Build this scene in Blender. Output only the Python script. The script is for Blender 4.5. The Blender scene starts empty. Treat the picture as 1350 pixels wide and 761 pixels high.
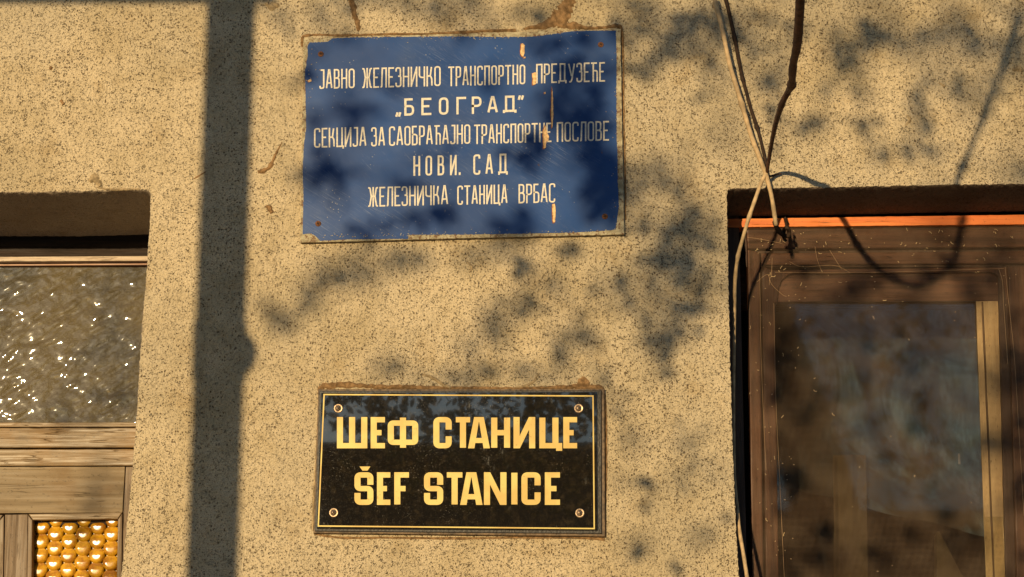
import bpy, bmesh, math, random
import numpy as np
from mathutils import Vector, Matrix, noise as mnoise
from mathutils.geometry import tessellate_polygon

scene = bpy.context.scene
R = math.radians
rnd = random.Random(7)
# ------------------------------------------------------------------ camera, sky, sun, exposure
D, H, FPX, TILT = 4.2, 1.6, 2500.0, math.atan(2500.0 / 11400.0)
cam_d = bpy.data.cameras.new('camera')
cam = bpy.data.objects.new('camera', cam_d)
scene.collection.objects.link(cam)
cam.location = (0, -D, H)
cam.rotation_euler = (math.pi / 2 + TILT, 0, 0)
cam_d.sensor_width = 36
cam_d.lens = 36 * FPX / 1350.0
cam_d.clip_start = 0.05
cam_d.clip_end = 2000
scene.camera = cam

SUN_AZ, SUN_EL = R(18), R(7.5)          # the sun stands left of the wall's normal, low
TAZ, TEL = math.tan(SUN_AZ), math.tan(SUN_EL) / math.cos(SUN_AZ)
SUNV = Vector((-TAZ, -1, TEL)).normalized()      # from the wall towards the sun
w = bpy.data.worlds.new('World')
scene.world = w
w.use_nodes = True
nt = w.node_tree
nt.nodes.clear()
sky = nt.nodes.new('ShaderNodeTexSky')
sky.sky_type = 'NISHITA'
sky.sun_disc = False
sky.sun_elevation = SUN_EL
sky.sun_rotation = math.atan2(SUNV.x, SUNV.y)
sky.air_density = 1.0
sky.dust_density = 0.3
sky.ozone_density = 3.0
bgn = nt.nodes.new('ShaderNodeBackground')
bgn.inputs['Strength'].default_value = 0.13
wo = nt.nodes.new('ShaderNodeOutputWorld')
nt.links.new(sky.outputs[0], bgn.inputs['Color'])
nt.links.new(bgn.outputs[0], wo.inputs['Surface'])
sun_d = bpy.data.lights.new('sun', 'SUN')
sun_d.energy = 4.9
sun_d.angle = R(0.53)
sun_d.color = (1.0, 0.765, 0.43)
sun = bpy.data.objects.new('sun', sun_d)
scene.collection.objects.link(sun)
sun.rotation_euler = SUNV.to_track_quat('Z', 'Y').to_euler()
scene.view_settings.view_transform = 'Standard'
scene.view_settings.look = 'None'
scene.view_settings.exposure = 0.0
scene.view_settings.gamma = 1.0

# ------------------------------------------------------------------ helpers
col = scene.collection
FW = Vector((0, math.cos(TILT), math.sin(TILT)))
UP = Vector((0, -math.sin(TILT), math.cos(TILT)))


def P(u, v, y=0.0):
    """world point where the sight line of photo pixel (u, v) meets the plane y (wall face = 0)."""
    d = Vector((1, 0, 0)) * ((u - 675) / FPX) + UP * ((380.5 - v) / FPX) + FW
    k = (y + D) / d.y
    return Vector((0, -D, H)) + d * k


PX = (P(676, 380) - P(675, 380)).length           # about one photo pixel on the wall


def obj(name, me, mat=None, parent=None):
    o = bpy.data.objects.new(name, me)
    col.objects.link(o)
    if mat is not None and not me.materials:
        me.materials.append(mat)
    if parent is not None:
        o.parent = parent
        o.matrix_parent_inverse = Matrix.Translation(-parent.location)
    return o


def bm_obj(name, bm, mat, parent=None, smooth=False):
    me = bpy.data.meshes.new(name)
    bm.to_mesh(me)
    bm.free()
    if smooth:
        me.polygons.foreach_set('use_smooth', [True] * len(me.polygons))
    return obj(name, me, mat, parent)


def empty(name, loc, label, cat, group=None):
    o = bpy.data.objects.new(name, None)
    o.empty_display_size = 0.05
    col.objects.link(o)
    o.location = loc
    tag(o, label, cat, group)
    return o


def tag(o, label=None, cat=None, group=None, kind=None):
    if label: o['label'] = label
    if cat: o['category'] = cat
    if group: o['group'] = group
    if kind: o['kind'] = kind
    return o


def jag(pts, step=3.0, amp=0.8, closed=True, seed=0, freq=0.25, keep=None):
    """subdivide a pixel outline and roughen it"""
    out = []
    n = len(pts)
    for i in range(n if closed else n - 1):
        a, b = pts[i], pts[(i + 1) % n]
        L = math.hypot(b[0] - a[0], b[1] - a[1])
        m = max(1, int(L / step))
        if keep and keep(a, b):
            m = 1
        for k in range(m):
            t = k / m
            x, y = a[0] + (b[0] - a[0]) * t, a[1] + (b[1] - a[1]) * t
            if m > 1:
                q = Vector((x * freq, y * freq, seed * 7.3))
                nn = mnoise.noise(q) + 0.6 * mnoise.noise(q * 2.7) + .35 * mnoise.noise(q * 6.1)
                nx, ny = -(b[1] - a[1]) / L, (b[0] - a[0]) / L
                x += nx * nn * amp
                y += ny * nn * amp
            out.append((x, y))
    if not closed:
        out.append(pts[-1])
    return out


def plate(name, poly, y, th, mat, parent=None, bev=0.0, smooth=False):
    """solid whose front outline is a pixel polygon lying on plane y, th thick (away from the viewer)"""
    F = [P(u, v, y) for u, v in poly]
    B = [p + Vector((0, th, 0)) for p in F]
    bm = bmesh.new()
    vf = [bm.verts.new(p) for p in F]
    vb = [bm.verts.new(p) for p in B]
    n = len(poly)
    fe = []
    tris = tessellate_polygon([[Vector((p.x, p.z, 0)) for p in F]])
    if n <= 4:
        bm.faces.new(vf); bm.faces.new(vb[::-1])
    else:
        for t in tris:
            bm.faces.new([vf[i] for i in t])
            bm.faces.new([vb[i] for i in reversed(t)])
    for i in range(n):
        j = (i + 1) % n
        bm.faces.new((vf[i], vb[i], vb[j], vf[j]))
    bmesh.ops.recalc_face_normals(bm, faces=bm.faces[:])
    if bev > 0:
        es = [e for e in bm.edges if len(e.link_faces) == 2 and e.calc_face_angle() > 0.5 and e.verts[0] in vf and e.verts[1] in vf]
        bmesh.ops.bevel(bm, geom=es, offset=bev, segments=2, affect='EDGES', profile=0.6)
    return bm_obj(name, bm, mat, parent)


def rect(u0, v0, u1, v1):
    return [(u0, v0), (u1, v0), (u1, v1), (u0, v1)]


def smooth_path(pts, n=6):
    """Catmull-Rom through 3-D points"""
    out = []
    for i in range(len(pts) - 1):
        p0 = pts[max(0, i - 1)]; p1 = pts[i]; p2 = pts[i + 1]; p3 = pts[min(len(pts) - 1, i + 2)]
        for k in range(n):
            t = k / n
            out.append(0.5 * ((2 * p1) + (p2 - p0) * t + (2 * p0 - 5 * p1 + 4 * p2 - p3) * t * t + (3 * p1 - p0 - 3 * p2 + p3) * t ** 3))
    out.append(pts[-1])
    return out


def tube(bm, pts, rad, seg=8, cap=True):
    rings = []
    n = len(pts)
    for i, p in enumerate(pts):
        t = (pts[min(n - 1, i + 1)] - pts[max(0, i - 1)]).normalized()
        a = t.cross(Vector((0, 1, 0.13))).normalized()
        b = t.cross(a).normalized()
        r = rad[i] if isinstance(rad, (list, tuple)) else rad
        rings.append([bm.verts.new(p + (a * math.cos(k * 2 * math.pi / seg) + b * math.sin(k * 2 * math.pi / seg)) * r) for k in range(seg)])
    for i in range(n - 1):
        for k in range(seg):
            bm.faces.new((rings[i][k], rings[i][(k + 1) % seg], rings[i + 1][(k + 1) % seg], rings[i + 1][k]))
    if cap:
        bm.faces.new(rings[0][::-1]); bm.faces.new(rings[-1])


def box(bm, x0, x1, y0, y1, z0, z1):
    vs = [bm.verts.new((x, y, z)) for x in (x0, x1) for y in (y0, y1) for z in (z0, z1)]
    for f in ((0, 1, 3, 2), (4, 6, 7, 5), (0, 4, 5, 1), (2, 3, 7, 6), (0, 2, 6, 4), (1, 5, 7, 3)):
        bm.faces.new([vs[i] for i in f])


# ------------------------------------------------------------------ material helpers
class M:
    def __init__(s, name, rough=0.7, spec=0.3):
        s.m = bpy.data.materials.new(name)
        s.m.use_nodes = True
        s.t = s.m.node_tree
        s.b = s.t.nodes['Principled BSDF']
        s.b.inputs['Roughness'].default_value = rough
        s.b.inputs['Specular IOR Level'].default_value = spec
        s.tc = s.t.nodes.new('ShaderNodeNewGeometry').outputs['Position']
        s.h = None

    def put(s, sock, v):
        if v is None: return
        if hasattr(v, 'is_output'):
            s.t.links.new(v, sock)
        else:
            if isinstance(v, tuple) and len(v) == 3 and sock.type == 'RGBA': v = v + (1,)
            sock.default_value = v

    def math(s, op, a, b=None, c=None, clamp=False):
        n = s.t.nodes.new('ShaderNodeMath'); n.operation = op; n.use_clamp = clamp
        s.put(n.inputs[0], a); s.put(n.inputs[1], b); s.put(n.inputs[2], c)
        return n.outputs[0]

    def vec(s, scale=(1, 1, 1), rot=(0, 0, 0), loc=(0, 0, 0), src=None):
        n = s.t.nodes.new('ShaderNodeMapping')
        s.put(n.inputs[0], src or s.tc)
        n.inputs['Scale'].default_value = scale; n.inputs['Rotation'].default_value = rot; n.inputs['Location'].default_value = loc
        return n.outputs[0]

    def noise(s, scale, detail=3, rough=.55, dist=0, vec=None, colour=False):
        n = s.t.nodes.new('ShaderNodeTexNoise')
        n.inputs['Scale'].default_value = scale; n.inputs['Detail'].default_value = detail
        n.inputs['Roughness'].default_value = rough; n.inputs['Distortion'].default_value = dist
        s.put(n.inputs['Vector'], vec or s.tc)
        return n.outputs['Color' if colour else 'Fac']

    def voro(s, scale, feature='F1', vec=None, rand=1.0, out='Distance'):
        n = s.t.nodes.new('ShaderNodeTexVoronoi'); n.feature = feature
        n.inputs['Scale'].default_value = scale
        n.inputs['Randomness'].default_value = rand
        s.put(n.inputs['Vector'], vec or s.tc)
        return n.outputs[out]

    def warp(s, amount, scale, vec=None):
        """position + (noise colour - 0.5) * amount"""
        c = s.noise(scale, 2, colour=True, vec=vec)
        a = s.t.nodes.new('ShaderNodeVectorMath'); a.operation = 'SUBTRACT'
        s.put(a.inputs[0], c); a.inputs[1].default_value = (.5, .5, .5)
        b = s.t.nodes.new('ShaderNodeVectorMath'); b.operation = 'SCALE'
        s.put(b.inputs[0], a.outputs[0]); b.inputs['Scale'].default_value = amount
        d = s.t.nodes.new('ShaderNodeVectorMath'); d.operation = 'ADD'
        s.put(d.inputs[0], vec or s.tc); s.put(d.inputs[1], b.outputs[0])
        return d.outputs[0]

    def ramp(s, f, a, b, lo=0.0, hi=1.0, smooth=True):
        n = s.t.nodes.new('ShaderNodeMapRange')
        n.interpolation_type = 'SMOOTHSTEP' if smooth else 'LINEAR'
        n.clamp = True
        s.put(n.inputs['Value'], f)
        n.inputs['From Min'].default_value = a; n.inputs['From Max'].default_value = b
        n.inputs['To Min'].default_value = lo; n.inputs['To Max'].default_value = hi
        return n.outputs['Result']

    def mix(s, f, a, b):
        n = s.t.nodes.new('ShaderNodeMix'); n.data_type = 'RGBA'
        s.put(n.inputs['Factor'], f); s.put(n.inputs['A'], a) if False else None
        s.put([i for i in n.inputs if i.name == 'A' and i.type == 'RGBA'][0], a)
        s.put([i for i in n.inputs if i.name == 'B' and i.type == 'RGBA'][0], b)
        return [o for o in n.outputs if o.type == 'RGBA'][0]

    def bump(s, h, dist, strength=1.0):
        n = s.t.nodes.new('ShaderNodeBump')
        n.inputs['Distance'].default_value = dist; n.inputs['Strength'].default_value = strength
        s.put(n.inputs['Height'], h)
        if s.h is not None: s.put(n.inputs['Normal'], s.h)
        s.h = n.outputs[0]
        s.put(s.b.inputs['Normal'], s.h)

    def color(s, c): s.put(s.b.inputs['Base Color'], c)
    def rough(s, c): s.put(s.b.inputs['Roughness'], c)


def simple(name, c, rough=.7, spec=.3, metal=0.0, vary=0.0, vscale=30, bump=0.0):
    m = M(name, rough, spec)
    if vary:
        f = m.noise(vscale, 4)
        m.color(m.mix(m.ramp(f, .3, .7), tuple(x * (1 - vary) for x in c), tuple(min(1, x * (1 + vary)) for x in c)))
    else:
        m.color(c)
    if bump: m.bump(m.noise(vscale * 3, 4), bump)
    m.b.inputs['Metallic'].default_value = metal
    return m.m


def stucco(name, c_lo, c_hi, dirt, density=1.0):
    m = M(name, .92, .15)
    big = m.noise(2.3, 4)
    mid = m.noise(14, 4)
    base = m.mix(m.ramp(m.math('ADD', m.math('MULTIPLY', big, .6), m.math('MULTIPLY', mid, .4)), .38, .60), c_lo, c_hi)
    wv = m.warp(.008, 160)
    # pits: some of the cells carry a small irregular hole
    v1 = m.voro(172, vec=wv)
    c1 = m.voro(172, vec=wv, out='Color')
    sep = m.t.nodes.new('ShaderNodeSeparateColor'); m.put(sep.inputs[0], c1)
    dens = m.ramp(m.noise(5.5, 3), .3, .7, .70, 1.1)
    rad = m.math('MULTIPLY', m.math('MULTIPLY', m.ramp(sep.outputs[0], .0, 1.0, 0.0, .37, False), density), dens)
    pit1 = m.math('MULTIPLY', m.ramp(m.math('SUBTRACT', rad, v1), -.04, .10), 1.0)
    wv2 = m.warp(.005, 300)
    v2 = m.voro(300, vec=wv2)
    c2 = m.voro(300, vec=wv2, out='Color')
    sep2 = m.t.nodes.new('ShaderNodeSeparateColor'); m.put(sep2.inputs[0], c2)
    pit2 = m.ramp(m.math('SUBTRACT', m.ramp(sep2.outputs[1], .30, 1.0, -.08, .36, False), v2), -.05, .12)
    # short curved crevices left by the float
    n1 = m.noise(84, 1.5, .5, .6, vec=m.vec((1, 1, 1.5)))
    line = m.ramp(m.math('ABSOLUTE', m.math('SUBTRACT', n1, .5)), .004, .020, 1, 0)
    n2 = m.ramp(m.noise(75, 1, vec=m.vec((1, 1, 1), loc=(3, 5, 9))), .52, .60)
    sx = m.t.nodes.new('ShaderNodeSeparateXYZ'); m.put(sx.inputs[0], m.tc)
    dens2 = m.ramp(m.math('ADD', m.noise(3.2, 2, vec=m.vec((1, 1, 1), loc=(1, 2, 3))), m.ramp(sx.outputs[0], .1, 1.0, -.02, .14)), .40, .62, .3, 1)
    crev = m.math('MULTIPLY', m.math('MULTIPLY', line, n2), dens2)
    pits = m.math('MAXIMUM', pit1, m.math('MAXIMUM', m.math('MULTIPLY', pit2, .75), crev))
    base = m.mix(m.ramp(m.noise(1.7, 3, vec=m.vec(loc=(2.2, 0, 5.1))), .42, .62, 0, .5), base, tuple(x * k for x, k in zip(c_lo, (.98, 1.06, 1.25))))
    stain = m.ramp(m.noise(9, 5, .65, vec=m.vec((1, 1, 1), loc=(7, 0, 2))), .52, .76, 0, .70)
    rust = m.mix(stain, base, tuple(x * .55 for x in (c_hi[0], c_hi[1] * .85, c_hi[2] * .6)))
    fine = m.noise(420, 2)
    rust = m.mix(m.ramp(fine, .3, .7, .0, .55), rust, tuple(x * .62 for x in c_lo))
    m.color(m.mix(m.math('MULTIPLY', pits, .80), rust, dirt))
    lump = m.noise(26, 3, .5)
    m.bump(lump, .010, .9)
    g = m.noise(150, 3, .6)
    m.bump(g, .0075, 1.0)
    m.bump(m.math('MULTIPLY', pits, -1), .005, 1.0)
    return m.m


def wood(name, lo, hi, axis='X', rough=.5, spec=.35, crack=.8, worn=None, scale=1.0):
    m = M(name, rough, spec)
    st = {'X': (2.2, 60, 60), 'Z': (60, 60, 2.2)}[axis]
    v = m.vec(tuple(x * scale for x in st))
    g = m.noise(1.0, 6, .62, .5, vec=v)
    g2 = m.noise(3.1, 5, .6, .3, vec=v)
    c = m.mix(m.ramp(g, .32, .68), lo, hi)
    c = m.mix(m.ramp(g2, .55, .75, 0, .5), c, tuple(x * .55 for x in lo))
    b = m.noise(7, 4, .6)
    if worn:
        c = m.mix(m.ramp(b, .45, .62, 0, .8), c, worn)
    cr = m.ramp(m.math('ABSOLUTE', m.math('SUBTRACT', m.noise(1.6, 3, .5, .2, vec=v), .5)), .0, .012, 1, 0)
    dots = m.ramp(m.noise(190, 3, .7, vec=m.vec((.5, 1, 1) if axis == 'X' else (1, 1, .5))), .60, .70, 0, .6)
    c = m.mix(dots, c, tuple(x * .3 for x in lo))
    crm = m.math('MULTIPLY', m.math('MULTIPLY', cr, crack), m.ramp(m.noise(11, 2, vec=m.vec(loc=(4, 4, 4))), .46, .6))
    c = m.mix(crm, c, (.02, .012, .007))
    m.color(c)
    m.rough(m.ramp(g2, .3, .7, rough - .1, rough + .15))
    m.bump(g, .0012, .7)
    m.bump(m.math('MULTIPLY', crm, -1), .001, .8)
    return m.m


MAT = {}
MAT['stucco'] = stucco('stucco', (.505, .395, .235), (.680, .545, .355), (.120, .070, .032))
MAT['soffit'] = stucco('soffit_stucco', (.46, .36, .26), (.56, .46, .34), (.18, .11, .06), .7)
MAT['soffit_dark'] = stucco('shaded_stucco', (.17, .12, .085), (.24, .17, .12), (.07, .045, .025), .7)  # shade of the window reveal put into a darker stucco colour
MAT['mortar'] = simple('brown_mortar', (.22, .13, .06), .95, .1, vary=.45, vscale=90, bump=.003)
MAT['mortar_pale'] = simple('pale_mortar', (.34, .25, .14), .95, .1, vary=.4, vscale=90, bump=.003)
MAT['rail'] = wood('weathered_rail', (.150, .095, .042), (.225, .145, .065), 'X', .46, .4, .7, (.21, .115, .032))
MAT['panel'] = wood('weathered_panel', (.165, .115, .06), (.26, .19, .11), 'X', .6, .3, .6, (.19, .12, .055), .6)
MAT['stile'] = wood('weathered_stile', (.12, .078, .045), (.24, .165, .10), 'Z', .55, .3, .8, (.17, .12, .07))
MAT['dark_wood'] = wood('dark_wood', (.018, .012, .009), (.04, .024, .016), 'X', .7, .2, .5)
MAT['bead'] = wood('pale_bead', (.34, .25, .17), (.55, .42, .30), 'X', .5, .4, .5)
MAT['bead_red'] = wood('reddish_bead', (.25, .12, .07), (.42, .24, .15), 'X', .5, .4, .5)
MAT['orange'] = wood('orange_varnished_wood', (.56, .13, .028), (.74, .22, .05), 'X', .45, .4, .6)
MAT['sash'] = wood('brown_sash_wood', (.055, .021, .011), (.150, .062, .029), 'X', .55, .3, .9)
MAT['sash_v'] = wood('brown_sash_wood_upright', (.055, .021, .011), (.150, .062, .029), 'Z', .55, .3, .6)
MAT['frame_v'] = wood('dark_frame_upright', (.05, .028, .018), (.09, .05, .032), 'Z', .6, .3, .6)
MAT['cream_strip'] = wood('cream_inner_frame', (.52, .34, .16), (.62, .43, .21), 'Z', .7, .2, .2)


def m_glass_pebbled():
    m = M('pebbled_glass', .45, .2)
    m.b.inputs['Coat Weight'].default_value = .6
    m.b.inputs['Coat IOR'].default_value = 1.6
    m.b.inputs['Coat Roughness'].default_value = .05
    n = m.noise(5, 3)
    m.color(m.mix(m.ramp(n, .35, .65), (.085, .060, .020), (.040, .032, .018)))
    m.bump(m.noise(75, 3, .6, 1.2, vec=m.vec((1, 1, 1.7), src=m.vec(rot=(0, R(35), 0)))), .0022, .6)
    return m.m


def m_amber():
    m = M('amber_glass', .6, .2)
    m.color(m.mix(m.ramp(m.noise(38, 4, .7), .35, .65), (.34, .13, .002), (.62, .32, .008)))
    m.b.inputs['Coat Weight'].default_value = 1.0
    m.b.inputs['Coat Roughness'].default_value = .19
    m.bump(m.noise(330, 3), .0018, .8)
    return m.m


def m_blue():
    m = M('blue_enamel', .38, .18)
    big = m.noise(4.5, 3)
    c = m.mix(m.ramp(big, .3, .7), (.008, .041, .155), (.013, .060, .215))
    # diagonal scratches
    v = m.vec((14, 1, 700), src=m.vec(rot=(0, R(-33), 0)))
    s1 = m.ramp(m.noise(1.0, 3, .7, .05, vec=v), .56, .70)
    area = m.ramp(m.noise(3.3, 2, vec=m.vec(loc=(2.7, 0, .4))), .47, .62)
    v2 = m.vec((20, 1, 600), src=m.vec(rot=(0, R(-47), 0), loc=(1, 0, 4)))
    s2 = m.ramp(m.noise(1.0, 3, .7, .05, vec=v2), .60, .72)
    sc = m.math('MAXIMUM', m.math('MULTIPLY', s1, area), m.math('MULTIPLY', s2, m.ramp(m.noise(4, 2, vec=m.vec(loc=(9, 0, 9))), .5, .65)))
    c = m.mix(m.math('MULTIPLY', sc, .6), c, (.20, .25, .36))
    haze = m.ramp(m.noise(7, 4, .6, vec=m.vec(loc=(5, 0, 1))), .45, .75, 0, .25)
    c = m.mix(haze, c, (.07, .10, .17))
    # specks
    sp = m.ramp(m.voro(110, vec=m.warp(.004, 200)), .10, .16, 1, 0)
    spm = m.math('MULTIPLY', sp, m.ramp(m.noise(13, 3, vec=m.vec(loc=(0, 0, 3))), .53, .66))
    c = m.mix(m.math('MULTIPLY', spm, .65), c, (.38, .36, .30))
    rst = m.ramp(m.noise(60, 5, .7, vec=m.vec(loc=(8, 0, 3))), .66, .74, 0, .7)
    c = m.mix(rst, c, (.10, .06, .035))
    m.color(c)
    m.rough(m.ramp(m.noise(11, 4), .3, .7, .32, .55))
    m.bump(m.noise(9, 3), .002, .25)
    m.bump(m.math('MULTIPLY', sc, -1), .0002, .5)
    return m.m


def m_plate():
    m = M('cream_primer', .75, .3)
    c = m.mix(m.ramp(m.noise(60, 5, .65), .35, .65), (.26, .21, .12), (.46, .40, .26))
    c = m.mix(m.ramp(m.noise(130, 4, .7), .50, .60), c, (.16, .09, .045))
    m.color(c)
    m.bump(m.noise(200, 3), .001, .8)
    return m.m


def m_black():
    m = M('black_gloss', .045, .65)
    m.b.inputs['Coat Weight'].default_value = 1.0
    m.b.inputs['Coat IOR'].default_value = 1.72
    m.b.inputs['Coat Roughness'].default_value = .015
    c = m.mix(m.ramp(m.noise(55, 5, .7), .45, .75), (.010, .008, .006), (.030, .022, .013))
    v = m.vec((420, 1, 22))
    s = m.math('MULTIPLY', m.ramp(m.noise(1, 3, .7, vec=v), .68, .78), m.ramp(m.noise(10, 2), .5, .62))
    sp = m.math('MULTIPLY', m.ramp(m.voro(210, vec=m.warp(.004, 200)), .09, .16, 1, 0), m.ramp(m.noise(16, 3, vec=m.vec(loc=(3, 0, 1))), .45, .65))
    dust = m.math('MAXIMUM', m.math('MULTIPLY', s, .35), m.math('MULTIPLY', sp, .6))
    c = m.mix(dust, c, (.20, .14, .07))
    fine = m.ramp(m.noise(520, 2), .62, .74, 0, .2)
    c = m.mix(fine, c, (.12, .085, .04))
    m.color(c)
    m.rough(m.ramp(m.math('MAXIMUM', dust, fine), 0, .5, .04, .5))
    m.bump(m.noise(3.0, 1), .0012, .25)
    return m.m


def m_gold():
    m = M('gold_leaf', .5, .4)
    c = m.mix(m.ramp(m.noise(17, 3, .5), .38, .62), (.48, .325, .088), (.54, .42, .125))
    c = m.mix(m.ramp(m.noise(130, 4, .6), .63, .72, 0, .6), c, (.30, .17, .04))
    m.color(c)
    m.b.inputs['Metallic'].default_value = .15
    return m.m


def m_screen():
    m = M('insect_screen', .9, .02)
    m.color(m.mix(m.ramp(m.noise(12, 3), .35, .65), (.090, .058, .037), (.145, .100, .066)))
    sep = m.t.nodes.new('ShaderNodeSeparateXYZ'); m.put(sep.inputs[0], m.warp(.004, 6))
    k = 2 * math.pi / .0027
    a = m.ramp(m.math('SINE', m.math('MULTIPLY', sep.outputs[0], k)), .74, .96)
    b = m.ramp(m.math('SINE', m.math('MULTIPLY', sep.outputs[2], k)), .74, .96)
    m.put(m.b.inputs['Alpha'], m.math('MULTIPLY', m.math('MAXIMUM', a, b), .92))
    return m.m


def m_pane():
    m = bpy.data.materials.new('window_glass'); m.use_nodes = True
    t = m.node_tree; t.nodes.clear()
    g = t.nodes.new('ShaderNodeBsdfGlossy'); g.inputs['Roughness'].default_value = .03
    tr = t.nodes.new('ShaderNodeBsdfTransparent'); tr.inputs[0].default_value = (.82, .86, .84, 1)
    fr = t.nodes.new('ShaderNodeFresnel'); fr.inputs[0].default_value = 1.7
    mx = t.nodes.new('ShaderNodeMixShader'); o = t.nodes.new('ShaderNodeOutputMaterial')
    t.links.new(fr.outputs[0], mx.inputs[0]); t.links.new(tr.outputs[0], mx.inputs[1]); t.links.new(g.outputs[0], mx.inputs[2])
    t.links.new(mx.outputs[0], o.inputs[0])
    return m


def m_reflection():
    """grey-blue cloth with large brown faded areas"""
    m = M('sky_reflection_sheet', .95, .05)
    f = m.noise(4.2, 4, .6, .8, vec=m.vec((1.3, 1, .8), src=m.vec(rot=(0, R(30), 0))))
    c = m.mix(m.ramp(f, .40, .60), (.085, .060, .042), (.26, .30, .36))
    sep = m.t.nodes.new('ShaderNodeSeparateXYZ'); m.put(sep.inputs[0], m.warp(.12, 9))
    c = m.mix(m.ramp(sep.outputs[0], .70, .86), (.055, .042, .034), c)
    c = m.mix(m.ramp(m.noise(60, 4, .7, vec=m.vec((1, 1, .25))), .4, .65, 0, .4), c, (.06, .06, .065))
    m.color(c)
    return m.m


MAT['pebbled'] = m_glass_pebbled()
MAT['amber'] = m_amber()
MAT['blue'] = m_blue()
MAT['primer'] = m_plate()
MAT['black'] = m_black()
MAT['gold'] = m_gold()
MAT['screen'] = m_screen()
MAT['pane'] = m_pane()
MAT['edge_black'] = simple('dull_black_edge', (.014, .010, .007), .45, .4, vary=.5, vscale=60, bump=.001)
MAT['rim'] = simple('grimy_rim', (.12, .075, .038), .55, .4, vary=.6, vscale=80, bump=.001)
MAT['cream_letter'] = simple('cream_lettering', (.66, .59, .47), .7, .3, vary=.14, vscale=220)
MAT['chip'] = simple('chipped_primer', (.66, .42, .20), .8, .2, vary=.3, vscale=160)
MAT['chip_edge'] = simple('rusty_chip_edge', (.26, .09, .03), .8, .2, vary=.3, vscale=160)
MAT['screw_rust'] = simple('rusty_screw', (.17, .07, .03), .75, .3, .2, vary=.5, vscale=260, bump=.0008)
MAT['screw_dark'] = simple('screw_slot', (.03, .018, .012), .8, .1)
MAT['nickel'] = simple('nickel_screw', (.30, .215, .14), .38, .5, .8, vary=.3, vscale=200, bump=.0003)
MAT['straw'] = simple('straw_stem', (.44, .31, .17), .7, .25, vary=.25, vscale=55, bump=.001)
MAT['bark'] = simple('brown_bark', (.075, .034, .020), .75, .3, vary=.45, vscale=70, bump=.002)
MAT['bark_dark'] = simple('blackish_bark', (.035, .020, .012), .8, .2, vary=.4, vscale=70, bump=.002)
MAT['fluff'] = simple('dry_fluff', (.50, .36, .20), .9, .1)
MAT['web'] = simple('cobweb', (.42, .27, .15), .6, .3)
MAT['leaf'] = simple('leaf', (.055, .085, .025), .6, .3, vary=.4, vscale=9)
MAT['ground'] = simple('gravel_ground', (.34, .28, .20), .95, .1, vary=.3, vscale=6, bump=.01)
MAT['building'] = simple('shaded_render', (.10, .085, .07), .9, .1, vary=.2, vscale=2)
MAT['roof'] = simple('dark_roof', (.06, .04, .035), .8, .2, vary=.3, vscale=5)
MAT['post'] = simple('painted_post', (.10, .13, .12), .5, .4, vary=.2, vscale=10)
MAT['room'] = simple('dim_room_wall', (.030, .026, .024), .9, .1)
MAT['grey_reflection'] = m_reflection()
MAT['brown_cloth'] = simple('brown_cloth', (.13, .078, .042), .9, .1, vary=.35, vscale=10)
MAT['white_plastic'] = simple('pale_tag', (.8, .62, .6), .5, .4)

# ------------------------------------------------------------------ ground, far building (seen only in reflections), porch
def sheet(name, x0, x1, y0, y1, z, mat):
    bm = bmesh.new()
    bm.faces.new([bm.verts.new(p) for p in ((x0, y0, z), (x1, y0, z), (x1, y1, z), (x0, y1, z))])
    return bm_obj(name, bm, mat)


g = sheet('ground', -600, 600, -600, 600, 0, MAT['ground'])
tag(g, 'grey brown gravel ground in front of the station wall', kind='structure')

YB = -21.0
bt = empty('station_shed', (3.5, YB, 0), 'long dark shed whose roofline is mirrored in the black office sign', 'building')
zt = H + 0.1335 * (D - YB)
bm = bmesh.new(); box(bm, -2.6, 14, YB - 6, YB, 0, zt - .25); bm_obj('wall', bm, MAT['building'], bt)
bm = bmesh.new(); box(bm, -3.0, 14.4, YB - 6.4, YB + .4, zt - .248, zt); bm_obj('roof', bm, MAT['roof'], bt)
for k in range(6):
    wx = -1.6 + 2.5 * k
    bm = bmesh.new(); box(bm, wx, wx + 1.1, YB - .05, YB + .02, 1.2, 2.7)
    wn = bm_obj('window', bm, MAT['dark_wood'], bt)

# porch post and beam: their shadows fall on the left part of the wall
YP = -2.4


def on_sun(u, v, dist):
    """point 'dist' metres out from the wall whose shadow lands on wall pixel (u, v)"""
    return P(u, v, 0) + Vector((-TAZ, -1, TEL)) * dist


pa, pb = on_sun(273, 0, -YP), on_sun(337, 0, -YP)
pt = empty('porch_post', ((pa.x + pb.x) / 2, YP, 0), 'straight painted post that throws the broad upright shadow on the wall', 'post')
bm = bmesh.new()
tube(bm, [Vector(((pa.x + pb.x) / 2, YP, z)) for z in (0, 1, 2, 3, pa.z + .18)], (pb.x - pa.x) / 2 - .002, 20)
bm_obj('shaft', bm, MAT['post'], pt, True)
cl = on_sun(334, 466, -YP)
bm = bmesh.new()
tube(bm, [Vector(((pa.x + pb.x) / 2, YP, cl.z - .06)), Vector(((pa.x + pb.x) / 2, YP, cl.z + .07))], (pb.x - pa.x) / 2 + .002, 20)
bm_obj('clamp', bm, MAT['post'], pt, True)
bm = bmesh.new()
tube(bm, [Vector((cl.x - .030, YP, cl.z + q * .052)) for q in (-1, -.8, -.5, 0, .5, .8, 1)], [.008, .022, .033, .038, .033, .022, .008], 14)
bm_obj('clamp_bolt', bm, MAT['post'], pt, True)
pbm = on_sun(0, 1, -YP)
bm = bmesh.new(); box(bm, -4.5, pb.x + .03, YP - .06, YP + .06, pbm.z, pbm.z + .22)
tag(bm_obj('porch_beam', bm, MAT['post']), 'painted beam resting on the porch post above the picture', 'beam')

# ------------------------------------------------------------------ the wall
XL, XR, YT, YBt = -1500, 2500, -900, 1800       # far beyond the frame
zb = P(0, 1800).z
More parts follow.
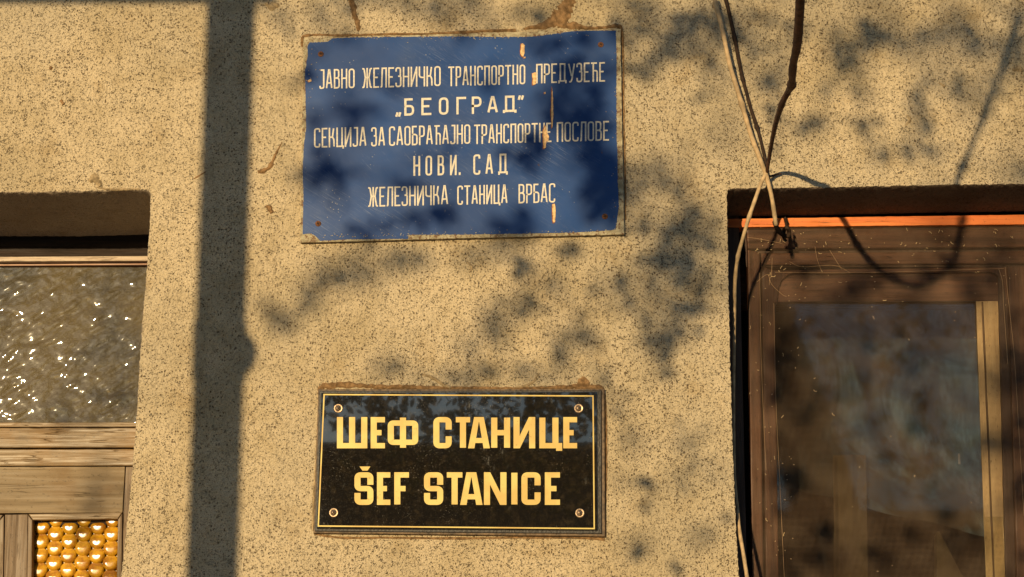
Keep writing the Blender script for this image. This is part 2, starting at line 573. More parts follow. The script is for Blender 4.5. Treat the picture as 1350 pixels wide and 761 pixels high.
# door opening outline in pixels (right jamb leans) and window opening
door_edge = [(-700, 252), (-100, 253), (60, 253), (160, 250.5), (190, 250), (196, 251), (199, 256), (198.5, 280), (195, 340), (190, 400), (185, 470), (181, 540), (176.5, 600), (171, 660), (165, 715), (160, 761), (140, 960), (120, 1350)]
win_edge = [(985, 1350), (979, 900), (974, 761), (970, 690), (966, 600), (963, 500), (961, 420), (959.5, 330), (958, 256), (960, 249), (968, 248.5), (1100, 247), (1230, 244), (1350, 242), (1500, 240), (1800, 238)]
dj = jag(door_edge, 1.6, .9, False, 1, .22)
wj = jag(win_edge, 1.6, 1.0, False, 2, .22)
win_out = wj + [(1800, 1350)]


def wall_mesh():
    outer = [(XL, YT), (XR, YT), (XR, 1500)] + [(120, 1500)] + dj[::-1] + [(-700, 1500), (XL, 1500)]
    # order: start top-left, clockwise; door notch is walked from bottom of its right jamb up and to the left
    loops = [[P(u, v) for u, v in outer], [P(u, v) for u, v in win_out[::-1]]]
    # bottom edge to the ground
    for p in loops[0]:
        if p.z < P(0, 1450).z + .01: p.z = 0
    flat = [p for l in loops for p in l]
    tris = tessellate_polygon([[Vector((p.x, p.z, 0)) for p in l] for l in loops])
    bm = bmesh.new()
    vs = [bm.verts.new(p) for p in flat]
    for t in tris:
        try: bm.faces.new([vs[i] for i in t])
        except ValueError: pass
    bmesh.ops.recalc_face_normals(bm, faces=bm.faces[:])
    for f in bm.faces:
        if f.normal.y > 0: f.normal_flip()
    return bm


wall = empty('stucco_wall', (0, 0, 0), 'cream rough stucco station wall behind both signs, dappled by leaf shadows', 'wall')
bm_obj('wall_face', wall_mesh(), MAT['stucco'], wall)


def reveal(name, edge, inward, depth, drop, mat):
    """rough strip that turns the corner from the wall face into an opening; inward(p)= in-plane unit vector into the opening"""
    bm = bmesh.new()
    prof = [(0, 0), (.0025, .0012), (.006, .0018), (.02, .0022), (.07, .0025), (depth * .6, .003), (depth, .0035)]
    rows = []
    pts = [P(u, v) for u, v in edge]
    n = len(pts)
    sm_ = [sum((pts[k] for k in range(max(0, i - 9), min(n, i + 10))), Vector()) / len(range(max(0, i - 9), min(n, i + 10))) if 9 < i < n - 10 else pts[i] for i in range(n)]
    for i, p in enumerate(pts):
        a = pts[max(0, i - 14)]; b = pts[min(n - 1, i + 14)]
        t = (b - a).normalized()
        nn = Vector((-t.z, 0, t.x))
        if nn.dot(inward) < 0 and abs(nn.dot(inward)) > .3: nn = -nn
        rows.append([bm.verts.new((p if d < .003 else (p.lerp(sm_[i], .6) if d < .01 else sm_[i])) + Vector((0, d, 0)) + nn * k + Vector((0, 0, -drop * (d / depth) * (1 if abs(t.x) > .7 else 0))) + nn * (.0012 * mnoise.noise(Vector((p.x * 90, d * 90, p.z * 90))) if d > .001 else 0)) for d, k in prof])
    for i in range(n - 1):
        for k in range(len(prof) - 1):
            bm.faces.new((rows[i][k], rows[i + 1][k], rows[i + 1][k + 1], rows[i][k + 1]))
    bmesh.ops.recalc_face_normals(bm, faces=bm.faces[:])
    return bm_obj(name, bm, mat, wall, True)


DD, DW = .30, .17
i_d = next(i for i, p in enumerate(dj) if p[0] > 197)
reveal('soffit', dj[:i_d + 1], Vector((0, 0, -1)), DD, .027, MAT['soffit'])
reveal('jamb', dj[i_d:], Vector((-1, 0, 0)), DD, 0, MAT['soffit'])
i_w = next(i for i, p in enumerate(wj) if p[1] < 255)
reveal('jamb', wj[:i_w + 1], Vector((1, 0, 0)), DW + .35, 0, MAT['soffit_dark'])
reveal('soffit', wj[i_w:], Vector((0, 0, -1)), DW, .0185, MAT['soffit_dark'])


def smear(name, pts, widths, mat, parent, h=.0035, seed=0, y=0.0, arc=7):
    """a raised ragged bead of mortar following pixel points"""
    path = smooth_path([Vector((a, b, 0)) for a, b in pts], 8)
    n = len(path)
    bm = bmesh.new(); rows = []
    for i, p in enumerate(path):
        t = (path[min(n - 1, i + 1)] - path[max(0, i - 1)]); t = t.normalized() if t.length else Vector((1, 0, 0))
        nn = Vector((-t.y, t.x, 0))
        f = i / (n - 1) * (len(widths) - 1); k = min(int(f), len(widths) - 2); wd = widths[k] + (widths[k + 1] - widths[k]) * (f - k)
        row = []
        for j in range(arc):
            s = -1 + 2 * j / (arc - 1)
            ww = wd * (1 + .55 * mnoise.noise(Vector((p.x * .22, p.y * .22, seed + (5 if s > 0 else 0)))) + .35 * mnoise.noise(Vector((p.x * .7, p.y * .7, seed + (5 if s > 0 else 0)))))
            q = p + nn * (s * ww * .5)
            hh = h * (1 - s * s) * (1 + .6 * mnoise.noise(Vector((q.x * .5, q.y * .5, seed))))
            row.append(bm.verts.new(P(q.x, q.y, y) + Vector((0, .0006 - hh * (min(1, wd / 6)), 0))))
        rows.append(row)
    for i in range(n - 1):
        for j in range(arc - 1):
            bm.faces.new((rows[i][j], rows[i + 1][j], rows[i + 1][j + 1], rows[i][j + 1]))
    bmesh.ops.recalc_face_normals(bm, faces=bm.faces[:])
    for f in bm.faces:
        if f.normal.y > 0: f.normal_flip()
    return bm_obj(name, bm, mat, parent, True)


SM = [
    ([(398, 62), (399, 50), (404, 47), (425, 46), (445, 47), (480, 46), (520, 45), (560, 45), (600, 43), (640, 41), (680, 40)], [3, 5, 4, 3, 4, 3, 4, 3, 5, 4, 5], 'mortar'),
    ([(690, 38), (715, 34), (735, 26), (745, 12), (752, 0), (757, -14)], [3, 9, 24, 22, 18, 14], 'mortar'),
    ([(735, 34), (755, 34), (775, 37), (800, 36), (814, 34), (819, 40), (821, 60)], [6, 10, 5, 4, 6, 6, 4], 'mortar'),
    ([(821, 60), (822, 90), (822, 130), (823, 170), (824, 220), (825, 290)], [3.5, 2.5, 3.5, 2.5, 3, 2.5], 'mortar'),
    ([(462, -4), (466, 14), (472, 36), (470, 40)], [6, 10, 6, 2], 'mortar'),
    ([(421, 520), (424, 512), (434, 508), (460, 508), (500, 510), (540, 511), (575, 512), (600, 511)], [5, 9, 10, 8, 6, 7, 6, 4], 'mortar'),
    ([(590, 512), (630, 512), (680, 512), (730, 511), (760, 510), (788, 511), (796, 516)], [5, 5, 4, 5, 7, 9, 5], 'mortar'),
    ([(762, 510), (769, 504), (776, 508)], [8, 13, 8], 'mortar'),
    ([(556, 493), (572, 499), (585, 508), (594, 512)], [2, 5, 6, 5], 'mortar_pale'),
    ([(710, 492), (704, 503), (692, 509), (680, 511)], [2, 4, 5, 3], 'mortar_pale'),
    ([(797, 520), (799, 560), (799, 620), (798, 680), (797, 708)], [4, 3.5, 4, 3.5, 5], 'mortar'),
    ([(414, 704), (450, 709), (520, 709), (600, 710), (680, 709), (760, 709), (797, 711)], [3, 3.5, 3, 4, 3, 4, 5], 'mortar'),
    ([(420, 540), (417, 600), (414, 650), (412, 700)], [3, 3, 4, 3], 'mortar_pale'),
    ([(340, 227), (348, 225), (356, 219), (363, 205), (372, 187)], [5, 7, 6, 4, 1.5], 'mortar'),
    ([(351, 272), (356, 276), (359, 281)], [5, 9, 5], 'mortar'),
    ([(118, 240), (126, 235), (132, 246)], [5, 12, 7], 'mortar_pale'),
    ([(126, 247), (150, 250), (185, 249)], [2, 4, 2], 'mortar_pale'),
    ([(350, 4), (358, 8), (368, 6)], [4, 12, 5], 'mortar_pale'),
    ([(272, 226), (262, 232), (255, 236)], [1.5, 3, 1.5], 'mortar'),
    ([(540, 460), (555, 470), (545, 481)], [1, 2, 1], 'mortar_pale'),
    ([(615, 345), (622, 352), (619, 360)], [2, 5, 2], 'mortar_pale'),
    ([(1195, 152), (1200, 158), (1193, 166)], [2, 5, 2], 'mortar_pale'),
    ([(1238, 109), (1246, 114)], [2, 5], 'mortar_pale'),
    ([(1335, 92), (1343, 91), (1348, 95)], [4, 8, 5], 'mortar_pale'),
    ([(66, 92), (68, 88)], [4, 6], 'mortar'),
    ([(80, 132), (84, 138)], [5, 6], 'mortar'),
]
for i, (p, wd, mt) in enumerate(SM):
    smear('mortar_smear', p, wd, MAT[mt], wall, seed=i * 3.1, h=.004)


# ------------------------------------------------------------------ lettering engine (strokes on a unit box)
def rounded(path, r, w, h, closed=False):
    """path in unit box -> points in (w,h) units with rounded corners; vertices given as (x,y) are sharp, (x,y,1) rounded"""
    pts = [(p[0] * w, p[1] * h, p[2] if len(p) > 2 else 0) for p in path]
    n = len(pts); out = []
    for i, p in enumerate(pts):
        if p[2] and (closed or 0 < i < n - 1):
            a = pts[i - 1]; b = pts[(i + 1) % n]
            va = Vector((a[0] - p[0], a[1] - p[1])); vb = Vector((b[0] - p[0], b[1] - p[1]))
            rr = min(r * p[2], va.length * .5, vb.length * .5)
            A = Vector(p[:2]) + va.normalized() * rr; B = Vector(p[:2]) + vb.normalized() * rr; C = Vector(p[:2])
            for k in range(6):
                t = k / 5
                out.append(A * (1 - t) ** 2 + C * 2 * t * (1 - t) + B * t * t)
        else:
            out.append(Vector(p[:2]))
    return out


def ribbon(bm, pts, half, closed, place, lift):
    """mitred stroke"""
    n = len(pts); L = []; Rr = []
    for i in range(n):
        if closed:
            a, b = pts[i - 1], pts[(i + 1) % n]; d1 = (pts[i] - a); d2 = (b - pts[i])
        else:
            d1 = pts[i] - pts[i - 1] if i else pts[1] - pts[0]
            d2 = pts[i + 1] - pts[i] if i < n - 1 else d1
        d1 = d1.normalized() if d1.length > 1e-6 else d2.normalized()
        d2 = d2.normalized() if d2.length > 1e-6 else d1
        n1 = Vector((-d1.y, d1.x)); n2 = Vector((-d2.y, d2.x))
        m = (n1 + n2)
        m = m.normalized() if m.length > 1e-3 else n1
        k = 1 / max(.35, m.dot(n1))
        hx = half[0] if isinstance(half, tuple) else half
        hy = half[1] if isinstance(half, tuple) else half
        # separate widths for uprights and bars
        off = Vector((m.x * hx, m.y * hy)) * k
        L.append(pts[i] + off); Rr.append(pts[i] - off)
    rng = n if closed else n - 1
    top = []; 
    for i in range(n):
        top.append((bm.verts.new(place(L[i], lift)), bm.verts.new(place(Rr[i], lift)), bm.verts.new(place(L[i], 0)), bm.verts.new(place(Rr[i], 0))))
    for i in range(rng):
        a = top[i]; b = top[(i + 1) % n]
        bm.faces.new((a[0], b[0], b[1], a[1]))
        bm.faces.new((a[2], b[2], b[0], a[0]))
        bm.faces.new((a[1], b[1], b[3], a[3]))
    if not closed:
        a = top[0]; bm.faces.new((a[0], a[1], a[3], a[2]))
        a = top[-1]; bm.faces.new((a[0], a[2], a[3], a[1]))


# glyphs: name -> (relative width, [ (closed, path), ... ])
o_ = lambda x0=0, x1=1, y0=0, y1=1: (True, [(x0, y0, 1), (x1, y0, 1), (x1, y1, 1), (x0, y1, 1)])
G = {
    'Ј': (.85, [(False, [(.15, 1), (1, 1), (1, 0, 1), (0, 0, 1), (0, .13)])]),
    'А': (1.1, [(False, [(0, 0), (.42, 1), (.58, 1), (1, 0)]), (False, [(.15, .28), (.85, .28)])]),
    'В': (1, [(False, [(.0, 0), (.0, 1), (.9, 1, 1), (.9, .54, 1), (.0, .54)]), (False, [(.0, .54), (1, .54, 1), (1, 0, 1), (.0, 0)])]),
    'Н': (1, [(False, [(0, 0), (0, 1)]), (False, [(1, 0), (1, 1)]), (False, [(0, .52), (1, .52)])]),
    'О': (1, [o_()]),
    'Ж': (1.5, [(False, [(.5, 0), (.5, 1)]), (False, [(0, 1), (.12, 1, 1), (.28, .53), (.5, .53)]), (False, [(.0, 0), (.10, 0, 1), (.28, .53)]), (False, [(1, 1), (.88, 1, 1), (.72, .53), (.5, .53)]), (False, [(1, 0), (.9, 0, 1), (.72, .53)])]),
    'Е': (.9, [(False, [(1, 1), (0, 1), (0, 0), (1, 0)]), (False, [(0, .52), (.88, .52)])]),
    'Л': (1, [(False, [(-.12, 0), (.1, 0, 1), (.22, 1), (1, 1), (1, 0)])]),
    'З': (.95, [(False, [(0, .80), (0, 1, 1), (.92, 1, 1), (.92, .55, 1.2), (.45, .55)]), (False, [(.45, .55), (1, .55, 1.3), (1, 0, 1), (0, 0, 1), (0, .20)])]),
    'И': (1.05, [(False, [(0, 1), (0, 0)]), (False, [(0, .02), (1, .98)]), (False, [(1, 1), (1, 0)])]),
    'Ч': (1, [(False, [(0, 1), (0, .45, 1), (1, .45)]), (False, [(1, 1), (1, 0)])]),
    'К': (1, [(False, [(0, 0), (0, 1)]), (False, [(0, .52), (.62, .52), (.85, 1)]), (False, [(.62, .52), (.9, .4, 1), (.95, 0)])]),
    'Т': (1.05, [(False, [(0, 1), (1, 1)]), (False, [(.5, 1), (.5, 0)])]),
    'Р': (.95, [(False, [(0, 0), (0, 1), (1, 1, 1), (1, .45, 1), (0, .45)])]),
    'С': (1, [(False, [(1, .82), (1, 1, 1), (0, 1, 1), (0, 0, 1), (1, 0, 1), (1, .18)])]),
    'П': (1, [(False, [(0, 0), (0, 1), (1, 1), (1, 0)])]),
    'Д': (1.3, [(False, [(0, -.07), (0, .06), (1, .06), (1, -.07)]), (False, [(.18, .06), (.18, 1), (.82, 1), (.82, .06)])]),
    'У': (1.1, [(False, [(0, 1), (.5, .32)]), (False, [(1, 1), (.58, .15), (.4, 0, 1), (.1, 0)])]),
    'Ћ': (1.1, [(False, [(-.1, 1), (.95, 1)]), (False, [(.3, 1), (.3, 0)]), (False, [(.3, .58), (1, .58, 1), (1, 0)])]),
    'Ц': (1.1, [(False, [(0, 1), (0, 0), (1.1, 0), (1.1, -.13)]), (False, [(.9, 1), (.9, 0)])]),
    'Б': (.95, [(False, [(.95, 1), (0, 1), (0, 0), (1, 0, 1), (1, .56, 1), (0, .56)])]),
    'Г': (.9, [(False, [(1, 1), (0, 1), (0, 0)])]),
    '.': (.2, [(False, [(.3, 0), (.3, .10)])]),
    '„': (.8, [(False, [(.3, .16), (0, -.12)]), (False, [(.95, .16), (.65, -.12)])]),
    '”': (.8, [(False, [(.35, 1.06), (.05, .78)]), (False, [(1, 1.06), (.7, .78)])]),
}


def letter(ch, u0, u1, vb, vt, half, slope, ypl, lift, mat, parent, table=G, name='letter', rr=4.0, label=None):
    """one letter between pixel columns u0..u1, baseline vb at u0, top vt at u0, tilted by slope"""
    w, h = u1 - u0, vb - vt
    bm = bmesh.new()

    def place(q, z):
        u = u0 + q.x
        v = vb - q.y + slope * q.x
        return P(u, v, ypl) + Vector((0, -z, 0))
    hm = half if not isinstance(half, tuple) else half[0]
    hv = half if not isinstance(half, tuple) else half[1]
    def ext(path):
        path = [tuple(p) for p in path]
        for e, q in ((0, 1), (-1, -2)):
            p, n_ = path[e], path[q]
            x, y = p[0], p[1]
            if abs(p[1] - n_[1]) < 1e-6 and x in (0, 1) and (x - n_[0]) * (x - .5) > 0: x += (1 if x else -1) * hm / (w - 2 * hm)
            elif abs(p[0] - n_[0]) < 1e-6 and y in (0, 1) and (y - n_[1]) * (y - .5) > 0: y += (1 if y else -1) * hv / (h - 2 * hv)
            path[e] = (x, y) + tuple(p[2:])
        return path
    for k, (cl_, path) in enumerate(table[ch][1]):
        if not cl_: path = ext(path)
        pth = [((hm + p[0] * (w - 2 * hm)) / w, (hv + p[1] * (h - 2 * hv)) / h) + tuple(p[2:]) for p in path]
        pts = rounded(pth, rr, w, h, cl_)
        ribbon(bm, pts, half, cl_, place, lift + k * .00006)
    bmesh.ops.recalc_face_normals(bm, faces=bm.faces[:])
    o = bm_obj(name, bm, mat, parent)
    return o


# ------------------------------------------------------------------ blue sign
bs = empty('railway_company_sign', P(609, 180), 'blue enamel sign with five lines of cream Cyrillic lettering and flaking edges', 'sign')
bs_y = -.012
plate('back_plate', jag([(400.5, 51), (610, 44.5), (818, 38.5), (820, 160), (823, 309), (610, 314), (396, 320), (398, 190)], 2.5, .5, seed=3), bs_y, .0115, MAT['primer'], bs)  # primed sheet
blue_out = [(408, 56), (420, 56), (432, 55), (438, 50.6), (470, 49.3), (554, 48.5), (600, 48), (640, 48.6), (659, 48.8), (700, 48.6), (718, 46.5), (740, 43.5), (751, 41.6), (780, 40.5), (812, 40.5), (813, 79), (812.5, 125), (813, 180), (814, 204), (814.5, 239), (816, 271), (812.5, 296), (811, 303), (780, 305.5), (747, 307), (663, 308.5), (600, 309.5), (538.7, 309.5), (537.6, 315), (464, 315.5), (422, 317.5), (416.8, 312), (410.5, 308), (399, 308.7), (399.5, 285), (400, 260), (399, 222), (400.6, 191), (403.5, 170), (403.2, 146), (402.6, 120), (402.3, 93), (406, 72), (405, 62)]
plate('blue_enamel_coat', jag(blue_out, 1.3, .6, seed=5, freq=.8), bs_y - .0007, .0006, MAT['blue'], bs)
ly = bs_y - .0008
SL = -.027
WORDS = [  # word, u0, u1, baseline at u0, top at u0
    ('ЈАВНО', 421, 467.6, 117.6, 91.8), ('ЖЕЛЕЗНИЧКО', 477.7, 581, 116.4, 90), ('ТРАНСПОРТНО', 591, 692.5, 113.9, 88), ('ПРЕДУЗЕЋЕ', 706.8, 797.6, 110.2, 84.5),
    ('СЕКЦИЈА', 414, 483, 195.0, 169.2), ('ЗА', 489.3, 507.6, 193.3, 168), ('САОБРАЋАЈНО', 512.8, 620, 192.6, 167), ('ТРАНСПОРТНЕ', 625, 727, 190.2, 164.6), ('ПОСЛОВЕ', 734, 802.8, 187.3, 161.4),
    ('ЖЕЛЕЗНИЧКА', 485.5, 590.8, 273, 247), ('СТАНИЦА', 602.8, 669, 270.4, 245), ('ВРБАС', 683.6, 732, 268.4, 243),
]
for word, u0, u1, vb, vt in WORDS:
    gap = 1.75
    tot = sum(G[c][0] for c in word)
    unit = (u1 - u0 - gap * (len(word) - 1)) / tot
    u = u0
    for c in word:
        wd = G[c][0] * unit
        letter(c, u, u + wd, vb + SL * (u - u0), vt + SL * (u - u0), 0.98, SL, ly, .0004, MAT['cream_letter'], bs)
        u += wd + gap
L2 = [('„', 521, 529.5), ('Б', 533, 546), ('Е', 555.5, 568.7), ('О', 578.6, 591.2), ('Г', 601.7, 614.5), ('Р', 622, 634.8), ('А', 642.5, 656.4), ('Д', 663, 681), ('”', 682, 691)]
for c, a, b in L2:
    letter(c, a, b, 152.8 + (a - 533) * SL, 130 + (a - 533) * SL, 1.45, SL, ly, .0005, MAT['cream_letter'], bs, rr=5)
L4 = [('Н', 545, 554), ('О', 561, 569.6), ('В', 577, 585.6), ('И', 593.3, 602), ('.', 604.5, 608), ('С', 624, 633.2), ('А', 640, 650), ('Д', 656.7, 669.4)]
for c, a, b in L4:
    letter(c, a, b, 232 + (a - 545) * SL * .6, 206 + (a - 545) * SL, 1.2, SL, ly, .0005, MAT['cream_letter'], bs)
# chips of paint showing the primer
for poly in ([(687, 58), (689.5, 57.3), (691.5, 60), (691.3, 70), (690, 75), (688, 74), (686, 71), (686.5, 64)],
             [(701.5, 97), (706.5, 95.5), (707.3, 103), (706, 111), (702.5, 112), (702.3, 104)],
             [(690.3, 75.4), (692.6, 74.6), (692.8, 76.6), (690.8, 77)],
             [(728, 115), (729, 128), (729.4, 150), (728.3, 168), (727.6, 168), (726.6, 150), (727.3, 128)],
             [(716, 172), (719, 165), (721.5, 175), (724, 180), (723, 186), (720.2, 186), (719.4, 195), (716.6, 195.5)],
             [(728.2, 269.5), (731.5, 268.6), (732.6, 276), (731.8, 293), (729.4, 293.5), (728.2, 280)],
             [(406, 106), (410, 104), (411, 107), (407, 108.5)], [(717.5, 122), (719, 121), (719.5, 123.4), (718, 124)]):
    cx = sum(p[0] for p in poly) / len(poly); cy = sum(p[1] for p in poly) / len(poly)
    big = [(cx + (x - cx) * 1.0 - .9, cy + (y - cy) * 1.07 + .4) for x, y in poly]
    c = plate('paint_chip', jag(poly, 1.5, .5, seed=cx), bs_y - .0019, .0005, MAT['chip'], bs)
    plate('rust_edge', jag(big, 1.5, .6, seed=cy), bs_y - .00135, .0005, MAT['chip_edge'], c)
# small flakes along the edges
bm = bmesh.new()
for k in range(330):
    s = rnd.choice('ttttbbbbbblr')
    if s == 't': u = rnd.uniform(560, 740) if rnd.random() < .6 else rnd.uniform(405, 810); v = 51 - (u - 400) * .022 + abs(rnd.gauss(0, 3.2))
    elif s == 'b': u = rnd.uniform(420, 815); v = 311 - (u - 600) * .015 - abs(rnd.gauss(0, 3.0))
    elif s == 'l': u = 404 + abs(rnd.gauss(0, 9)); v = rnd.uniform(55, 130)
    else: u = 812 - abs(rnd.gauss(0, 3)); v = rnd.uniform(45, 300)
    r = rnd.uniform(.3, .95); n = rnd.choice((4, 5, 6)); ph = rnd.random() * 6
    vs = [bm.verts.new(P(u + r * rnd.uniform(.6, 1.5) * math.cos(ph + i * 6.283 / n), v + r * rnd.uniform(.5, 1) * math.sin(ph + i * 6.283 / n), bs_y - .0010 - k * .0000005)) for i in range(n)]
    f = bm.faces.new(vs)
    f.normal_update()
    if f.normal.y > 0: f.normal_flip()
tag(bm_obj('paint_flake', bm, MAT['primer'], bs), kind='stuff')


def screw(parent, u, v, r, y, mat, cross=True, washer=None, dome=.45):
    c = P(u, v, y)
    rr = r * PX
    bm = bmesh.new()
    rows = []
    for a in (90, 60, 35, 12, 0):
        q = rr * math.sin(R(a)); hh = rr * dome * math.cos(R(a))
        rows.append([bm.verts.new(c + Vector((q * math.cos(k * math.pi / 10), -hh, q * math.sin(k * math.pi / 10)))) for k in range(20)] if a else [bm.verts.new(c + Vector((0, -hh, 0)))])
    for i in range(3):
        for k in range(20): bm.faces.new((rows[i][k], rows[i][(k + 1) % 20], rows[i + 1][(k + 1) % 20], rows[i + 1][k]))
    for k in range(20): bm.faces.new((rows[3][k], rows[3][(k + 1) % 20], rows[4][0]))
    bmesh.ops.recalc_face_normals(bm, faces=bm.faces[:])
    o = bm_obj('screw', bm, mat, parent, True)
    if cross:
        bm = bmesh.new(); a = rnd.random()
        for k in range(2):
            d = Vector((math.cos(a + k * 1.57), 0, math.sin(a + k * 1.57))); e = Vector((-d.z, 0, d.x))
            yy = Vector((0, -rr * dome - .0003 - k * .0001, 0))
            f = bm.faces.new([bm.verts.new(c + yy + d * rr * .5 * s1 + e * rr * .13 * s2) for s1, s2 in ((-1, -1), (1, -1), (1, 1), (-1, 1))])
            f.normal_update()
            if f.normal.y > 0: f.normal_flip()
        bm_obj('slot', bm, MAT['screw_dark'], o)
    if washer:
        bm = bmesh.new()
        rows = []
        for q, hh in ((1.55, 0), (1.45, .22), (1.25, .3), (.9, .12)):
            rows.append([bm.verts.new(c + Vector((q * rr * math.cos(k * math.pi / 10), -hh * rr * .8, q * rr * math.sin(k * math.pi / 10)))) for k in range(20)])
        for i in range(3):
            for k in range(20): bm.faces.new((rows[i][k], rows[i][(k + 1) % 20], rows[i + 1][(k + 1) % 20], rows[i + 1][k]))
        bmesh.ops.recalc_face_normals(bm, faces=bm.faces[:])
        bm_obj('washer', bm, washer, o, True)
    return o


for u, v in ((423, 71.5), (792, 59), (419.5, 295), (797.5, 285.5)):
    screw(bs, u, v, 4.0, bs_y - .0007, MAT['screw_rust'])

# ------------------------------------------------------------------ black sign
ks = empty('station_master_sign', P(606, 610), 'glossy black sign with bold gold lettering in two alphabets and gold border', 'sign')
ky = -.020
plate('back_board', [(419.5, 513), (797, 512.5), (798, 707.5), (413, 703)], -.0125, .0122, MAT['rim'], ks, .002)
plate('rim', [(421, 515.5), (793, 514.5), (793.5, 704), (415, 700.5)], -.0165, .0040, MAT['edge_black'], ks, .0015)
plate('glossy_panel', [(423.5, 518), (787, 517), (788, 699.5), (417.5, 697.5)], ky, .0034, MAT['black'], ks, .0008)
ring = [(427.3, 520.3), (781.8, 522.2), (783.4, 697), (419.6, 693.6)]


def border_line(name, q, half, y, lift, mat, parent):
    bm = bmesh.new()
    ribbon(bm, [Vector((a, -b)) for a, b in q], half, True, lambda p, z: P(p.x, -p.y, y) + Vector((0, -z, 0)), lift)
    bmesh.ops.recalc_face_normals(bm, faces=bm.faces[:])
    return bm_obj(name, bm, mat, parent)


border_line('border_line', ring, .85, ky, .0003, MAT['gold'], ks)
# bold squared alphabet: (half width of uprights, half height of bars)
GB = {
    'Ш': (1, [(False, [(0, 1), (0, 0), (1, 0), (1, 1)]), (False, [(.5, 1), (.5, 0)])]),
    'Е': (1, [(False, [(1, 1), (0, 1), (0, 0), (1, 0)]), (False, [(0, .5), (.95, .5)])]),
    'Ф': (1, [(True, [(0, .13, .8), (1, .13, .8), (1, .87, .8), (0, .87, .8)]), (False, [(.5, 1.08), (.5, -.08)])]),
    'С': (1, [(False, [(1, .62), (1, 1, 1), (0, 1, 1), (0, 0, 1), (1, 0, 1), (1, .36)])]),
    'Т': (1, [(False, [(-.1, 1), (1.1, 1)]), (False, [(.5, 1), (.5, -.08)])]),
    'Н': (1, [(False, [(0, -.08), (0, 1.08)]), (False, [(1, -.08), (1, 1.08)]), (False, [(0, .5), (1, .5)])]),
    'I': (1, [(False, [(.5, -.08), (.5, 1.08)])]),
    'Ц': (1, [(False, [(0, 1.08), (0, 0), (.84, 0)]), (False, [(.84, 1.08), (.84, 0), (1.08, 0), (1.08, -.2)])]),
    'F': (1, [(False, [(1, 1), (0, 1), (0, -.08)]), (False, [(0, .5), (.95, .5)])]),
    'S': (1, [(False, [(1, .64), (1, 1, 1), (0, 1, 1), (0, .5, 1), (1, .5, 1), (1, 0, 1), (0, 0, 1), (0, .34)])]),
}


def polyletter(polys, u0, u1, vb, vt, mat, parent, ypl, lift, slope=0.0):
    """letter from filled outlines (counter-clockwise, unit box); first is the outline, later ones stacked a hair higher"""
    bm = bmesh.new()
    for k, poly in enumerate(polys):
        F = [P(u0 + x * (u1 - u0), vb - y * (vb - vt) + slope * x * (u1 - u0), ypl) + Vector((0, -lift - k * .00006, 0)) for x, y in poly]
        vf = [bm.verts.new(p) for p in F]; vb_ = [bm.verts.new((p.x, ypl, p.z)) for p in F]
        for t in tessellate_polygon([[Vector((p.x, p.z, 0)) for p in F]]): bm.faces.new([vf[i] for i in t])
        n = len(F)
        for i in range(n):
            j = (i + 1) % n
            bm.faces.new((vf[i], vb_[i], vb_[j], vf[j]))
    bmesh.ops.recalc_face_normals(bm, faces=bm.faces[:])
    return bm_obj('letter', bm, mat, parent)


def A_poly(w):
    s = 8.4 / w
    return [[(0, 0), (s, 0), (.5 + .03, 1), (.5 - .22, 1)], [(1, 0), (1 - s, 0), (.5 - .03, 1), (.5 + .22, 1)], [(.16, .17), (.84, .17), (.79, .33), (.21, .33)], [(.28, 1), (.72, 1), (.68, .84), (.32, .84)]]


def N_poly(w, mirror):
    s = 8.0 / w
    a = [[(0, 0), (s, 0), (s, 1), (0, 1)], [(1 - s, 0), (1, 0), (1, 1), (1 - s, 1)], [(0, 1), (s * 1.05, 1), (1, 0), (1 - s * 1.05, 0)]]
    if mirror: a[2] = [(0, 0), (s * 1.05, 0), (1, 1), (1 - s * 1.05, 1)]
    return a


ROW1 = [('Ш', 444.2, 484.2), ('Е', 488.7, 507.5), ('Ф', 511.2, 551.4), ('С', 571.3, 595.5), ('Т', 598.5, 622.2), ('А', 617, 645.9), ('Н', 647.6, 672.5), ('И', 677, 705.6), ('Ц', 711, 739.5), ('Е', 742.6, 760.8)]
ROW2 = [('S', 467.3, 492.3), ('Е', 497, 514.6), ('F', 519.8, 539.2), ('S', 559, 584.3), ('Т', 586.8, 611.9), ('А', 606.6, 636.2), ('N', 638, 667.7), ('I', 673.4, 682.9), ('С', 687.4, 712.7), ('Е', 718.3, 738.2)]
for row, vb, vt in ((ROW1, 591.2, 550), (ROW2, 665.8, 622.8)):
    for c, a, b in row:
        if c == 'А': polyletter(A_poly(b - a), a, b, vb, vt, MAT['gold'], ks, ky, .0005)
        elif c in 'ИN': polyletter(N_poly(b - a, c == 'И'), a, b, vb, vt, MAT['gold'], ks, ky, .0005)
        else:
            hv = {'Ш': 3.5}.get(c, 3.5)
            o = letter(c, a, b, vb, vt, (4.0, hv), 0, ky, .0005, MAT['gold'], ks, GB, rr=4.6)
            if c == 'S' and a < 500:
                polyletter([[(0, 1), (.27, 0), (.73, 0), (1, 1)]], 474, 488.3, 620.6, 615.2, MAT['gold'], ks, ky, .0005).name = 'caron'
for u, v in ((446, 538.5), (763, 538.5), (440, 676), (764.5, 676.5)):
    screw(ks, u, v, 4.0, ky, MAT['nickel'], True, MAT['nickel'], .6)
# ------------------------------------------------------------------ the left door with its transom light
dr = empty('wooden_door', P(60, 1100, DD), 'weathered wooden door with pebbled transom glass over an amber glass panel', 'door')
Y0 = DD
